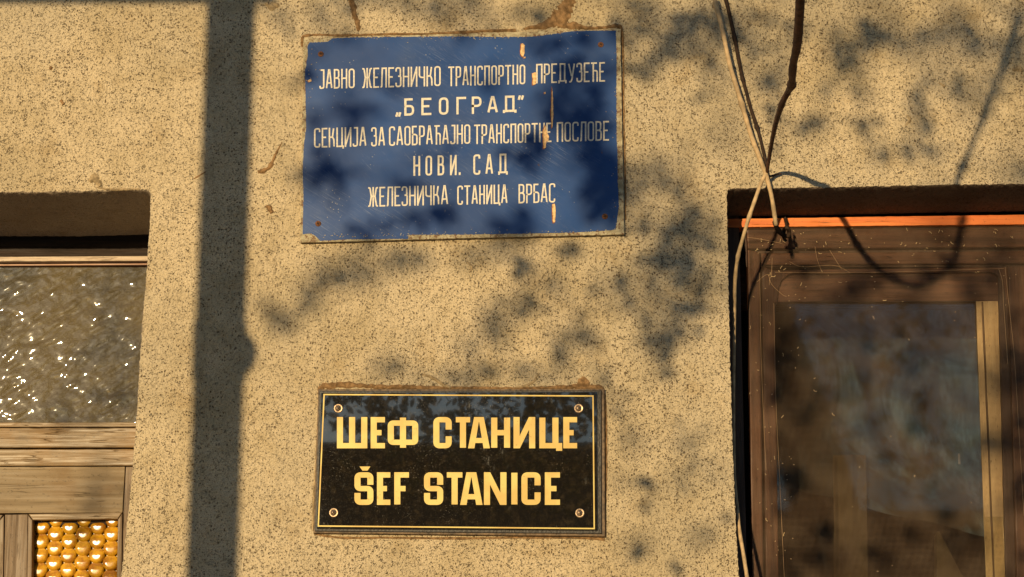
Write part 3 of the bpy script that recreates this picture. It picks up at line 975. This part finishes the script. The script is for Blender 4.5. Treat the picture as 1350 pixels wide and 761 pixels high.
# dark head above the light
plate('head', rect(-300, 300, 215, 342), Y0 + .05, .04, MAT['dark_wood'], dr)
plate('bead', jag([(-300, 340.5), (215, 337.5), (215, 343.6), (-300, 346.5)], 6, .15, seed=1), Y0 - .015, .03, MAT['bead'], dr, .001)
plate('bead', [(-300, 350.3), (215, 347), (215, 349), (-300, 352.3)], Y0 + .004, .02, MAT['bead_red'], dr)
plate('glazing_rebate', rect(-300, 340, 215, 357), Y0 + .022, .01, MAT['dark_wood'], dr)


def fftnoise(nx, ny, lx, ly, ang, seed):
    rs = np.random.RandomState(seed)
    f = np.fft.fft2(rs.randn(ny, nx))
    kx = np.fft.fftfreq(nx)[None, :]; ky_ = np.fft.fftfreq(ny)[:, None]
    c, s = math.cos(ang), math.sin(ang)
    a = kx * c + ky_ * s; b = -kx * s + ky_ * c
    g = np.exp(-((a * lx) ** 2 + (b * ly) ** 2) * 2) - .75 * np.exp(-((a * lx) ** 2 + (b * ly) ** 2) * 7)
    r = np.real(np.fft.ifft2(f * g))
    return r / r.std()


def pebbled_sheet():
    nx, ny = 420, 260
    u0, u1, v0, v1 = -150, 212, 349, 560
    h = fftnoise(nx, ny, 24, 11, R(-32), 3) + .22 * fftnoise(nx, ny, 11, 8, R(20), 4)
    a = P(u0, v0, Y0 + .014); b = P(u1, v0, Y0 + .014); c = P(u0, v1, Y0 + .014)
    X = np.linspace(a.x, b.x, nx)[None, :].repeat(ny, 0)
    Z = np.linspace(a.z, c.z, ny)[:, None].repeat(nx, 1)
    Y = np.full_like(X, Y0 + .014) - h * .00046 + (Z - b.z) * .032 + (X - a.x) * .012
    co = np.stack([X, Y, Z], -1).reshape(-1, 3)
    idx = np.arange(nx * ny).reshape(ny, nx)
    q = np.stack([idx[:-1, :-1], idx[1:, :-1], idx[1:, 1:], idx[:-1, 1:]], -1).reshape(-1, 4)
    me = bpy.data.meshes.new('pebbled_glass')
    me.from_pydata(co.tolist(), [], q.tolist())
    me.polygons.foreach_set('use_smooth', [True] * len(me.polygons))
    me.update()
    return obj('pebbled_glass', me, MAT['pebbled'], dr)


pebbled_sheet()
plate('glazing_bead', jag([(-300, 557.5), (215, 557), (215, 562.6), (-300, 563.6)], 6, .15, seed=2), Y0 - .006, .03, MAT['rail'], dr, .001)
plate('transom_rail', jag([(-300, 564.6), (215, 563.8), (215, 590), (-300, 591.3)], 8, .3, seed=3), Y0 - .012, .05, MAT['rail'], dr, .0025)
plate('shadow_gap', rect(-300, 562, 215, 620), Y0 + .012, .03, MAT['dark_wood'], dr)
plate('door_rail', jag([(-300, 593.2), (215, 591.8), (215, 614.2), (-300, 614.6)], 8, .3, seed=4), Y0 - .006, .03, MAT['rail'], dr, .0025)
plate('top_rail', jag([(-300, 616), (164.8, 615.4), (161.3, 676), (-300, 677.8)], 8, .2, seed=6), Y0 + .002, .04, MAT['panel'], dr, .0012)
plate('frame_post', [(166, 615.6), (215, 615), (215, 900), (156, 900), (158.8, 761), (162.6, 677)], Y0 + .003, .04, MAT['stile'], dr, .0012)
plate('backing', rect(-300, 600, 215, 1000), Y0 + .045, .01, MAT['dark_wood'], dr)
# lower glazed panel: stile, mouldings, amber glass with round dimples
plate('stile', jag([(6.5, 678.6), (36.5, 678.2), (33.5, 960), (.5, 960)], 10, .25, seed=8), Y0 + .003, .04, MAT['stile'], dr, .0015)
plate('moulding', [(-60, 679.2), (3.5, 679), (-1, 686), (-60, 686.3)], Y0 - .003, .02, MAT['stile'], dr, .002)
plate('moulding', [(5.2, 680), (.8, 960), (-8, 960), (-1.6, 687)], Y0 - .003, .02, MAT['stile'], dr, .002)
plate('moulding', [(37.2, 677.6), (161, 675.6), (155.2, 684.3), (43.2, 685.8)], Y0 - .004, .03, MAT['rail'], dr, .002)
plate('moulding', [(36.9, 678.6), (42.6, 686.2), (38.6, 960), (32.6, 960)], Y0 - .004, .024, MAT['stile'], dr, .002)
plate('moulding', [(161.2, 676.6), (157.4, 960), (150.4, 960), (155.4, 685.2)], Y0 - .004, .024, MAT['stile'], dr, .002)
plate('rebate', [(36, 684), (160, 683), (158, 692), (36, 693)], Y0 + .0225, .02, MAT['dark_wood'], dr)
ya = Y0 + .028
agl = plate('amber_glass', rect(30, 680, 165, 960), ya + .006, .004, MAT['amber'], dr)
plate('amber_glass', rect(-90, 680, 4, 960), ya + .006, .004, MAT['amber'], dr)


def dish_mesh(r):
    """a pressed glass knob: its crest sits low, so the upper side slopes back and the lower part faces the yard"""
    bm = bmesh.new(); rows = []
    def hgt(x, z):
        q = min(1.0, math.hypot(x, z))
        t = min(1, max(0, (z - .02) / .80)); t = t * t * (3 - 2 * t)
        return .34 * (1 - q ** 7) * (1 - .85 * t) + .03 * x * (1 - q)
    for q in (1.0, .93, .84, .72, .58, .42, .22):
        row = []
        for k in range(24):
            a = k * math.pi / 12
            x, z = q * math.cos(a), q * math.sin(a)
            row.append(bm.verts.new((x * r, -hgt(x, z) * r, z * r)))
        rows.append(row)
    c = bm.verts.new((0, -hgt(0, 0) * r, 0))
    for i in range(len(rows) - 1):
        for k in range(24): bm.faces.new((rows[i][k], rows[i][(k + 1) % 24], rows[i + 1][(k + 1) % 24], rows[i + 1][k]))
    for k in range(24): bm.faces.new((rows[-1][k], rows[-1][(k + 1) % 24], c))
    me = bpy.data.meshes.new('glass_knob'); bm.to_mesh(me); bm.free()
    me.polygons.foreach_set('use_smooth', [True] * len(me.polygons))
    me.materials.append(MAT['amber'])
    return me


pitch = (P(119.2, 720, ya) - P(100.6, 720, ya)).length
dm = dish_mesh(pitch * .565)
c0 = P(73.5, 704, ya)
for i in range(-3, 6):
    for j in range(-1, 13):
        x = c0.x + i * pitch; z = c0.z - (j + (.5 if i % 2 else 0)) * pitch * 1.02
        o = obj('glass_knob', dm, None, agl)
        o.location = (x, ya - .002, z)
        o.rotation_euler = (rnd.uniform(-.05, .05), 0, rnd.uniform(-.05, .05))

# ------------------------------------------------------------------ the right window behind its insect screen
wn = empty('screened_window', P(1160, 1200, DW), 'brown wooden window behind a dusty insect screen at the right edge', 'window')
Y1 = DW
plate('frame_head', jag([(930, 289), (1500, 281), (1500, 294.5), (930, 300)], 5, .3, seed=11), Y1 - .006, .05, MAT['orange'], wn, .0012)
bm = bmesh.new()
plate('frame_post', [(940, 280), (974, 280), (985, 761), (995, 1300), (940, 1300)], Y1 - .002, .05, MAT['frame_v'], wn, .002)
plate('frame_gap', [(935, 285), (1600, 282), (1600, 1300), (935, 1300)], Y1 + .075, .01, MAT['dark_wood'], wn) if False else None
plate('sash_top_rail', [(984, 301), (1500, 295), (1500, 325), (986, 328)], Y1 + .012, .04, MAT['sash'], wn, .003)
plate('sash_groove', [(980, 300), (1500, 294), (1500, 352), (984, 352)], Y1 + .03, .03, MAT['frame_v'], wn)
plate('sash_inner_rail', [(1003, 334), (1500, 329.5), (1500, 347), (1004, 349)], Y1 + .018, .04, MAT['sash'], wn, .003)
plate('glazing_bead', [(1022, 356), (1328, 352), (1328, 359), (1023, 361)], Y1 + .022, .04, MAT['sash'], wn, .002)
plate('sash_stile', [(986, 329), (1001.5, 333), (1013, 1300), (999, 1300)], Y1 + .012, .04, MAT['sash_v'], wn, .003)
plate('sash_inner_stile', [(1004.5, 350.5), (1021, 357), (1034, 1300), (1017, 1300)], Y1 + .02, .04, MAT['sash_v'], wn, .003)
plate('shadow_board', jag([(1018, 357), (1332, 353), (1332, 397), (1018, 398)], 9, .3, seed=31), Y1 + .032, .008, MAT['sash'], wn, .001)  # board added before the glass so the vine's shadow shows
plate('corner_block', [(1020, 356), (1056, 358.5), (1040, 362), (1031, 369), (1026.5, 380), (1024.5, 400), (1021, 400)], Y1 + .0215, .03, MAT['sash_v'], wn, .002)
plate('corner_block', [(1329, 354), (1296, 357), (1310, 360), (1319, 367), (1324, 378), (1327, 396), (1331, 396)], Y1 + .0215, .03, MAT['sash_v'], wn, .002)
plate('sash_stile', [(1329, 351), (1420, 350), (1450, 1300), (1357, 1300)], Y1 + .012, .04, MAT['sash_v'], wn, .003)
plate('sash_inner_stile', [(1316, 353), (1327.5, 352), (1355, 1300), (1340, 1300)], Y1 + .024, .03, MAT['frame_v'], wn, .002)
plate('window_glass', [(1015, 350), (1335, 350), (1349, 900), (1024, 900)], Y1 + .045, .004, MAT['pane'], wn)
gl = bpy.data.objects['window_glass']; zm = P(0, 350).z
for v_ in gl.data.vertices: v_.co.y += (v_.co.z - zm) * .020
# the screen in its thin frame
sc = plate('insect_screen', [(986, 299.5), (1500, 293.5), (1500, 1300), (999, 1300)], Y1 + .002, .0004, MAT['screen'], wn)


def cloth(name, poly, y, amp, freq, mat, parent, nx=60, ny=30, seed=0):
    """hanging cloth between four pixel corners with folds"""
    bm = bmesh.new(); g_ = []
    (a, b, c, d) = poly
    for j in range(ny + 1):
        row = []
        for i in range(nx + 1):
            s, t = i / nx, j / ny
            u = (a[0] * (1 - s) + b[0] * s) * (1 - t) + (d[0] * (1 - s) + c[0] * s) * t
            v = (a[1] * (1 - s) + b[1] * s) * (1 - t) + (d[1] * (1 - s) + c[1] * s) * t
            u += 16 * mnoise.noise(Vector((t * 4, seed, 1))) * (1 - s) + 4 * mnoise.noise(Vector((t * 17, seed, 2))) * (1 - s)
            v += 14 * mnoise.noise(Vector((s * 3, seed, 5))) * t
            p = P(u, v, y)
            p.y += amp * (math.sin(s * freq + 1.3 * mnoise.noise(Vector((s * 3, t * 2, seed))) * 2) + .8 * mnoise.noise(Vector((s * 6, t * 3, seed + 4))))
            row.append(bm.verts.new(p))
        g_.append(row)
    for j in range(ny):
        for i in range(nx): bm.faces.new((g_[j][i], g_[j + 1][i], g_[j + 1][i + 1], g_[j][i + 1]))
    return bm_obj(name, bm, mat, parent, True)


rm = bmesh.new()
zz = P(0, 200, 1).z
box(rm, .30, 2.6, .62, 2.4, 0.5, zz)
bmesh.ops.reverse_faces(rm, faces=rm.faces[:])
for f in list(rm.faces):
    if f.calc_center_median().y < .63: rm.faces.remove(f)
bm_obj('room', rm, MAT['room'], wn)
plate('lintel', [(960, 340), (1400, 338), (1400, 401), (960, 404)], Y1 + .12, .06, MAT['sash'], wn)
cloth('backdrop_sheet', [(1018, 396), (1300, 396), (1320, 712), (1030, 640)], Y1 + .30, .007, 16, MAT['grey_reflection'], wn, seed=1)  # sheet behind the glass carrying the painted grey-blue reflection
cloth('backdrop_sheet', [(1098, 600), (1142, 600), (1150, 1200), (1098, 1200)], Y1 + .26, .005, 9, MAT['brown_cloth'], wn, seed=2)
plate('inner_frame', [(1287, 397), (1323, 396), (1356, 1100), (1312, 1100)], Y1 + .034, .004, MAT['cream_strip'], wn, .002)
plate('inner_frame_bead', [(1294, 398), (1296.5, 398), (1326, 1100), (1323, 1100)], Y1 + .033, .0008, MAT['brown_cloth'], wn)
plate('casement', [(1235, 706), (1238, 700), (1285, 790), (1300, 1100), (1238, 1100)], Y1 + .2, .03, MAT['brown_cloth'], wn)
plate('pale_tag', [(1262.5, 598), (1266, 598), (1266.5, 612), (1263.5, 612.5)], Y1 + .05, .001, MAT['white_plastic'], wn)

# fluff and cobwebs caught on the screen
fm = bmesh.new()
for k in range(190):
    if rnd.random() < .55: u, v = rnd.uniform(1000, 1340), 300 + abs(rnd.gauss(0, 1)) * 55
    elif rnd.random() < .7: u, v = rnd.uniform(995, 1045) + rnd.gauss(0, 8), rnd.uniform(310, 761)
    else: u, v = rnd.uniform(1000, 1340), rnd.uniform(300, 761)
    L = rnd.choice((.5, .5, .6, .8, .8, 1, 1.3, 2.4)); a = rnd.random() * 3.14; y = Y1 - .0005
    p0 = P(u, v, y - .0015); d = Vector((math.cos(a), 0, math.sin(a))) * L * PX
    k2 = Vector((rnd.uniform(-1, 1), -.3, rnd.uniform(-1, 1))) * L * PX * .5
    tube(fm, smooth_path([p0 - d, p0 + k2, p0 + d], 3), [rnd.uniform(.25, .55) * PX] * 7, 4)
tag(bm_obj('fluff', fm, MAT['fluff'], wn), kind='stuff')
webs = empty('cobweb', P(1025, 360, Y1 - .003), 'thin pale cobweb threads stretched over the top left of the insect screen', 'cobweb')
for pts in ([(998, 372), (1012, 362), (1018, 375), (1030, 388), (1036, 391)], [(1018, 340), (1018, 362), (1016, 368), (1014, 376)], [(1075, 325), (1078, 342), (1083, 358)], [(1040, 345), (1060, 352), (1100, 350), (1120, 360)],
            [(1022, 359), (1110, 360), (1200, 358), (1324, 354)], [(1326, 352), (1330, 400), (1336, 470), (1342, 560), (1350, 680)], [(1316, 355), (1322, 372), (1324, 400), (1330, 480)],
            [(1020, 400), (1022, 520), (1028, 640), (1034, 761)], [(1002, 360), (1003, 480), (1010, 620)], [(1095, 330), (1102, 345), (1110, 355)], [(985, 313), (1000, 315), (1030, 321)]):
    bm = bmesh.new()
    sp = smooth_path([P(a + rnd.gauss(0, .8), b, Y1 - .0022) for a, b in pts], 6)
    tube(bm, sp, [PX * .22] * len(sp), 4)
    bm_obj('thread', bm, MAT['web'], webs)

# ------------------------------------------------------------------ climbing stems
def stem(name, pts, radii, mat, label, cat='vine', nodes=(), bump=.25):
    path = smooth_path([P(u, v, y) for u, v, y in pts], 8)
    n = len(path)
    rr = []
    for i in range(n):
        f = i / (n - 1) * (len(radii) - 1); k = min(int(f), len(radii) - 2)
        r = (radii[k] + (radii[k + 1] - radii[k]) * (f - k)) * PX
        for (j, s) in nodes:
            r *= 1 + s * math.exp(-((i - j * 8) / 1.1) ** 2)
        rr.append(r * (1 + bump * .5 * mnoise.noise(path[i] * 60)))
    bm = bmesh.new(); tube(bm, path, rr, 10)
    o = bm_obj(name, bm, mat, None, True)
    return tag(o, label, cat, 'dry climbing stems beside the window')


stem('dark_strand', [(953, -14, -.008), (957, 0, -.008), (963, 25, -.008), (968.5, 50, -.008), (974, 80, -.008), (979, 104, -.008), (984, 122, -.008), (990, 144, -.008), (998, 168, -.008), (1004, 190, -.008), (1009, 212, -.010), (1012, 230, -.015)],  # strand added to carry the dark shadow line beside the straw stem
     [2.8, 2.6, 2.7, 2.5, 2.6, 2.3, 2.5, 2.2, 2.1, 1.8], MAT['bark_dark'], 'thin blackish strand laid along the shadow line just right of the straw stem', nodes=((3, .5), (5, .35), (8, .55)))
s1 = stem('dry_stem', [(940, -12, -.05), (944, 8, -.05), (952, 38, -.055), (962, 85, -.06), (971, 115, -.06), (978, 138, -.06), (990, 178, -.055), (1002, 210, -.05), (1010, 232, -.045), (1017, 258, -.035), (1022, 290, -.02), (1023, 297, -.015)],
          [3.0, 3.1, 3.0, 3.2, 3.0, 3.3, 3.1, 3.0, 2.8, 2.6], MAT['straw'], 'straight straw coloured stem running from the top down to the twisted tendril', nodes=((1, .3), (5, .55), (8, .1)))
stem('dry_stem', [(1012, 226, -.045), (1004, 240, -.05), (996, 262, -.05), (988, 285, -.04), (980, 312, -.02), (973, 338, 0.0), (969.5, 365, .03), (968.5, 392, .05), (968, 430, .06), (967, 520, .07), (968, 620, .07), (972, 670, .05), (975, 700, .02), (980, 730, .0), (986, 768, -.02)],
     [2.4, 2.6, 2.6, 2.5, 2.5, 2.4, 2.2, 2.2, 2.4, 2.6], MAT['straw'], 'pale curved stem slipping behind the wall edge beside the window frame', nodes=((3, .2), (5, .3)))
# the dark stem comes away from the wall towards the viewer, so its shadow makes the wide loop on the window
FB = [(228, 1011), (205, 1014), (165, 1022), (145, 1028), (125, 1036), (110, 1045), (88, 1046), (70, 1045), (42, 1054), (14, 1058), (-10, 1057), (-115, 1056), (-400, 1056), (-3000, 1056)]


def to_px(p):
    q = p - Vector((0, -D, H)); f = q.dot(FW)
    return 675 + FPX * q.x / f, 380.5 - FPX * q.dot(UP) / f


def vine_points():
    """walk the shadow loop; for each of its points find where the ray to the sun meets the stem's sight line"""
    S = [(1030, 229, 0), (1050, 231, 0), (1075, 242, 0), (1110, 288, DW), (1130, 322, DW), (1150, 345, DW), (1172, 363, DW), (1205, 372, DW), (1235, 362, DW), (1258, 338, DW), (1270, 292, DW), (1263, 235, 0), (1275, 205, 0), (1300, 150, 0), (1318, 95, 0), (1338, 22, 0)]
    out = []
    for (u, v, y) in S:
        p = P(u, v, y); best = None
        for k in range(1, 900):
            q = p + Vector((-TAZ, -1, TEL)) * (k * .004 + y)
            a, b = to_px(q)
            for (v1, u1), (v0, u0) in zip(FB, FB[1:]):
                if v0 <= b <= v1:
                    e = abs(a - (u0 + (u1 - u0) * (b - v0) / (v1 - v0)))
                    if best is None or e < best[0]: best = (e, a, b, q, k * .004)
        out.append(best)
    return out


VP = vine_points()
VB = [(1011, 228, -.045)] + [(b_[1], b_[2], b_[3].y) for b_ in VP]
stem('dark_strand', VB, [2.2, 2.8, 3.3, 4.0, 4.3, 4.6, 4.9, 4.9, 4.6, 4.0, 3.4, 3.2, 3.0], MAT['bark'], 'dark brown crooked vine stem hanging from the top edge right of the straw stem', nodes=((3, .25), (5, .35), (11, .6), (12.6, .8), (14, .6), (15.2, .7)))
stem('tendril', [(1020, 293, .02), (1024, 300, .05), (1028, 306, .08), (1033, 310, .10), (1039, 311, .10), (1041, 305, .09), (1037, 300, .08), (1033, 306, .10), (1034, 315, .11), (1037, 318, .11)], [2.0, 3.2, 3.6, 3.0, 3.4, 2.2, 2.6, 3.0, 2.2, 1.8], MAT['bark_dark'], 'dark knotted tendril at the foot of the straight straw stem')
stem('tendril', [(1036, 302, .09), (1037, 294, .08), (1035, 287, .07), (1040, 296, .09)], [2.2, 1.6, 1.4, 1.2], MAT['bark_dark'], 'short dark twig standing up from the knot before the orange strip')
stem('tendril', [(1012, 233, -.02), (1018, 232, -.015), (1024, 230, -.012), (1030, 229, -.01)], [1.6, 1.6, 1.3, .8], MAT['bark'], 'short dark twig where the stems cross above the window corner')

# ------------------------------------------------------------------ trees: one shades the wall, one is mirrored in the sign
def leaf_faces(V, F, c, size, rng, mode='any'):
    d = Vector((rng.gauss(0, 1), rng.gauss(0, 1), rng.gauss(0, 1) - .6)).normalized()
    s = d.cross(Vector((rng.gauss(0, 1), rng.gauss(0, 1), rng.gauss(0, 1)))).normalized()
    n = d.cross(s) * size * .06
    w_ = size * .26; i0 = len(V)
    V.extend([c, c + d * size * .35 + s * w_ + n, c + d * size, c + d * size * .35 - s * w_ + n, c + d * size * .72 + s * w_ * .7 + n, c + d * size * .72 - s * w_ * .7 + n])
    F.extend([(i0, i0 + 1, i0 + 3), (i0 + 1, i0 + 4, i0 + 5, i0 + 3), (i0 + 4, i0 + 2, i0 + 5)])


def crown(name, V, F, parent):
    me = bpy.data.meshes.new(name)
    me.from_pydata([tuple(v) for v in V], [], F)
    o = obj(name, me, MAT['leaf'], parent)
    return tag(o, kind='stuff')


# dapples on the wall: (u, v, spread u, spread v, leaves)
DAP = [
    (880, 45, 40, 18, 9), (925, 35, 35, 16, 9), (955, 25, 25, 20, 8), (845, 75, 14, 22, 5), (905, 55, 30, 12, 7), (940, 100, 16, 22, 7), (975, 15, 18, 14, 6), (1010, 20, 20, 16, 6),
    (1110, 70, 22, 16, 6), (1145, 55, 20, 14, 5), (1165, 40, 20, 20, 6), (1205, 45, 14, 10, 3), (1113, 76, 14, 7, 5), (1145, 155, 16, 22, 8), (1210, 120, 12, 10, 4), (1255, 100, 28, 12, 5), (1330, 48, 9, 16, 5), (1310, 120, 8, 20, 4), (1345, 15, 10, 8, 4), (1075, 165, 14, 16, 4), (1020, 110, 10, 18, 5), (1060, 35, 30, 18, 5),
    (1095, 110, 18, 12, 3), (1240, 200, 35, 12, 3), (1170, 200, 25, 10, 3), (1025, 170, 12, 14, 3),
    (860, 225, 20, 16, 7), (890, 245, 14, 22, 7), (835, 250, 14, 14, 7), (905, 290, 22, 16, 8), (930, 280, 14, 16, 6), (880, 305, 26, 12, 7), (880, 350, 22, 14, 9), (920, 350, 20, 14, 7), (905, 395, 22, 12, 6), (820, 370, 10, 14, 5), (860, 335, 18, 12, 6), (900, 325, 24, 10, 6),
    (930, 400, 14, 14, 4), (870, 488, 8, 12, 6), (852, 445, 10, 12, 4), (875, 440, 14, 14, 3), (840, 395, 12, 14, 4), (800, 490, 14, 8, 3), (905, 440, 16, 16, 4), (895, 270, 24, 30, 8), (905, 330, 30, 20, 10), (915, 380, 26, 20, 8), (885, 362, 20, 14, 6), (840, 300, 16, 14, 4), (905, 20, 40, 14, 8), (960, 60, 24, 16, 6), (870, 60, 24, 14, 6), (1000, 60, 14, 16, 4), (1290, 60, 26, 12, 3), (1220, 160, 26, 14, 4),
    (725, 369, 8, 6, 4), (690, 405, 12, 6, 6), (658, 434, 12, 6, 5), (760, 335, 14, 8, 4), (700, 345, 18, 12, 4), (740, 462, 16, 14, 4), (625, 480, 26, 14, 5), (530, 480, 16, 8, 4), (665, 400, 22, 14, 4), (770, 405, 18, 12, 3), (650, 330, 40, 6, 5), (780, 440, 12, 12, 3), (700, 500, 30, 8, 4),
    (480, 350, 10, 8, 5), (438, 360, 12, 8, 4), (415, 375, 14, 10, 4), (378, 412, 10, 8, 4), (530, 328, 22, 6, 4),
    (790, 90, 20, 10, 7), (760, 100, 26, 10, 7), (740, 120, 24, 12, 7), (780, 150, 18, 14, 8), (800, 170, 12, 20, 8), (790, 210, 16, 18, 9), (805, 240, 10, 18, 9), (775, 200, 18, 14, 7), (740, 160, 16, 10, 6), (710, 190, 12, 8, 5), (690, 215, 14, 10, 5), (800, 270, 10, 12, 5), (795, 225, 18, 30, 18), (790, 260, 16, 18, 10), (745, 135, 30, 14, 8), (440, 235, 24, 16, 6), (470, 165, 18, 10, 4), (770, 170, 26, 14, 8), (750, 90, 20, 10, 5), (808, 250, 6, 20, 8), (785, 120, 18, 16, 6), (690, 300, 30, 6, 6), (690, 285, 12, 8, 6), (590, 280, 14, 8, 6), (555, 285, 10, 6, 5), (490, 305, 14, 5, 6), (465, 155, 10, 8, 6), (425, 165, 10, 10, 5), (415, 235, 12, 12, 7), (430, 215, 16, 10, 5), (508, 122, 12, 6, 4), (640, 110, 14, 6, 4), (600, 205, 16, 8, 3), (540, 235, 26, 10, 4), (407, 90, 6, 12, 4), (770, 50, 14, 8, 5), (730, 60, 16, 8, 4), (560, 210, 18, 10, 3),
    (500, -2, 50, 8, 7), (560, 5, 35, 10, 6), (620, -2, 50, 8, 7), (440, 30, 14, 12, 3), (450, 0, 40, 8, 5), (640, 35, 40, 6, 4), (700, 10, 30, 10, 6), (790, 10, 30, 12, 6), (835, 20, 18, 14, 6), (370, 30, 18, 16, 3),
    (890, 570, 22, 18, 3), (835, 560, 18, 14, 2), (850, 640, 20, 20, 3), (900, 620, 20, 20, 3), (860, 720, 20, 14, 3), (940, 700, 14, 20, 2), (820, 520, 14, 10, 2),
    (30, 590, 20, 10, 3), (120, 650, 20, 12, 3), (10, 650, 14, 14, 3), (30, 730, 12, 16, 4), (60, 600, 12, 8, 2), (0, 480, 30, 30, 6), (90, 450, 30, 12, 3),
    (1040, 400, 30, 30, 10), (1100, 330, 30, 14, 6), (1200, 330, 20, 10, 5), (1260, 330, 14, 12, 5), (1060, 500, 18, 20, 6), (1030, 600, 14, 20, 6), (1320, 440, 14, 12, 5), (1335, 520, 12, 12, 3), (1340, 600, 12, 16, 4), (1120, 420, 60, 16, 8), (1200, 440, 60, 20, 10), (1180, 520, 50, 30, 10), (1250, 560, 30, 40, 10), (1240, 680, 50, 30, 12), (1060, 690, 20, 20, 7), (1140, 700, 20, 20, 5), (1000, 480, 12, 10, 5), (1010, 430, 14, 14, 8), (1005, 470, 12, 16, 6), (1012, 600, 12, 20, 8), (1010, 730, 14, 16, 7), (1050, 312, 22, 10, 7), (1150, 320, 18, 8, 4), (1230, 312, 24, 9, 6), (1300, 320, 14, 12, 6), (1335, 380, 12, 16, 7), (1342, 460, 10, 16, 6), (1340, 560, 12, 16, 6), (1090, 350, 26, 8, 6), (1310, 560, 12, 14, 4), (1325, 640, 14, 18, 6), (1340, 700, 12, 14, 4), (1010, 540, 12, 12, 2),
]
rl = random.Random(21)
tr = empty('leafy_tree', (-2.6, -6.2, 0), 'broad leafy tree whose branches throw the dappled shadows over the stucco wall', 'tree')
V, F = [], []
tips = []
for (u, v, su, sv, n) in DAP:
    far = rl.uniform(5.5, 7.5)
    near = rl.uniform(3.2, 4.2)
    dist = near
    for k in range(int(n * 1.9 + .5)):
        soft = (k % 4 < 3) if (u < 660 and (v > 325 or v < 45)) else (k % 4 < 1)
        dd = (far if soft else near) + rl.gauss(0, .25)
        sp_ = .80 if soft else .60
        c = on_sun(u + rl.gauss(0, sp_) * su, v + rl.gauss(0, sp_) * sv, dd)
        leaf_faces(V, F, c, rl.uniform(.05, .08) if soft else rl.uniform(.030, .056), rl)
    tips.append(on_sun(u, v, dist))
# the rest of the crown, whose shadow falls beyond the picture
for k in range(2600):
    uu = rl.uniform(1380, 2400); vv = rl.uniform(-500, 800)
    c = on_sun(uu, vv, rl.uniform(4.6, 6.4))
    leaf_faces(V, F, c, rl.uniform(.05, .09), rl)
for k in range(1200):
    uu = rl.uniform(350, 1500); vv = rl.uniform(-700, -40)
    c = on_sun(uu, vv, rl.uniform(4.8, 6.2))
    leaf_faces(V, F, c, rl.uniform(.05, .09), rl)
crown('crown', V, F, tr)
# trunk stands right of the picture's sun path; limbs reach over
bm = bmesh.new()
tube(bm, smooth_path([Vector((1.9, -5.6, 0)), Vector((1.95, -5.6, 1.5)), Vector((1.7, -5.5, 3)), Vector((1.3, -5.4, 4.4)), Vector((1.2, -5.3, 6))], 5), [.2, .19, .18, .17, .16, .16, .15, .15, .14, .13, .12, .12, .11, .1, .09, .08, .07, .06, .05, .04, .03], 10)
bm_obj('trunk', bm, MAT['bark'], tr, True)
for (u, v) in ((1240, -60), (900, -70), (600, -60)):
    tip = on_sun(u, v, 5.4)
    bm = bmesh.new()
    a = Vector((1.4, -5.45, 3.9))
    sp = smooth_path([a, a.lerp(tip, .5) + Vector((0, 0, .25)), tip], 8)
    tube(bm, sp, [.05 - .042 * i / (len(sp) - 1) for i in range(len(sp))], 7)
    bm_obj('limb', bm, MAT['bark'], tr, True)
# the thin twigs that carry the dapples
bm = bmesh.new()
for pts in ([(1270, -40), (1300, 5), (1345, 22)], [(1330, -60), (1345, 10), (1335, 60), (1312, 125)], [(830, -60), (880, 30), (945, 95)], [(900, 180), (905, 260), (880, 350)]):
    sp = smooth_path([on_sun(a, b, 4.9) for a, b in pts], 6)
    tube(bm, sp, .004, 5)
tag(bm_obj('twig', bm, MAT['bark'], tr), kind='stuff')

t2 = empty('linden_tree', (.6, -11.5, 0), 'tree across the yard mirrored as dark leaves in the black sign', 'tree')
V, F = [], []
for k in range(4200):
    h_ = 1.15 + abs(rl.gauss(0, 1)) * 1.5
    x = rl.uniform(-3.0, 3.6)
    y = -rl.uniform(9.5, 12)
    dist = D - y
    q = mnoise.noise(Vector((x * 1.3, h_ * 1.4, 2.0))) + .5 * mnoise.noise(Vector((x * 3.3, h_ * 3.4, 2.0)))
    lim = 1.86 if x < 1 else 1.9
    if q < -.06 and rl.random() < .92: continue
    z = H + h_ + .9
    leaf_faces(V, F, Vector((x, y, z)), rl.uniform(.07, .13), rl)
for k in range(420):     # sprays that hang lowest
    cx = rl.choice((-1.1, -.75, -.3, .1, .5, .95, 1.2, -.95, .8)) + rl.gauss(0, .12)
    y = -rl.uniform(9.6, 11); h_ = rl.uniform(1.95, 2.25)
    leaf_faces(V, F, Vector((cx, y, H + h_)), rl.uniform(.06, .11), rl)
crown('crown', V, F, t2)
bm = bmesh.new()
tube(bm, smooth_path([Vector((2.6, -11.2, 0)), Vector((2.6, -11.2, 2.5)), Vector((2.2, -11, 4.5)), Vector((1.5, -10.8, 6))], 5), [.2 - .01 * i for i in range(16)], 10)
bm_obj('trunk', bm, MAT['bark'], t2, True)
bm = bmesh.new()
sp = smooth_path([Vector((2.4, -11.1, 4.2)), Vector((1.2, -10.9, 4.35)), Vector((-.2, -10.6, 4.15)), Vector((-1.4, -10.5, 4.3))], 6)
tube(bm, sp, [.05 - .04 * i / (len(sp) - 1) for i in range(len(sp))], 7)
bm_obj('limb', bm, MAT['bark'], t2, True)
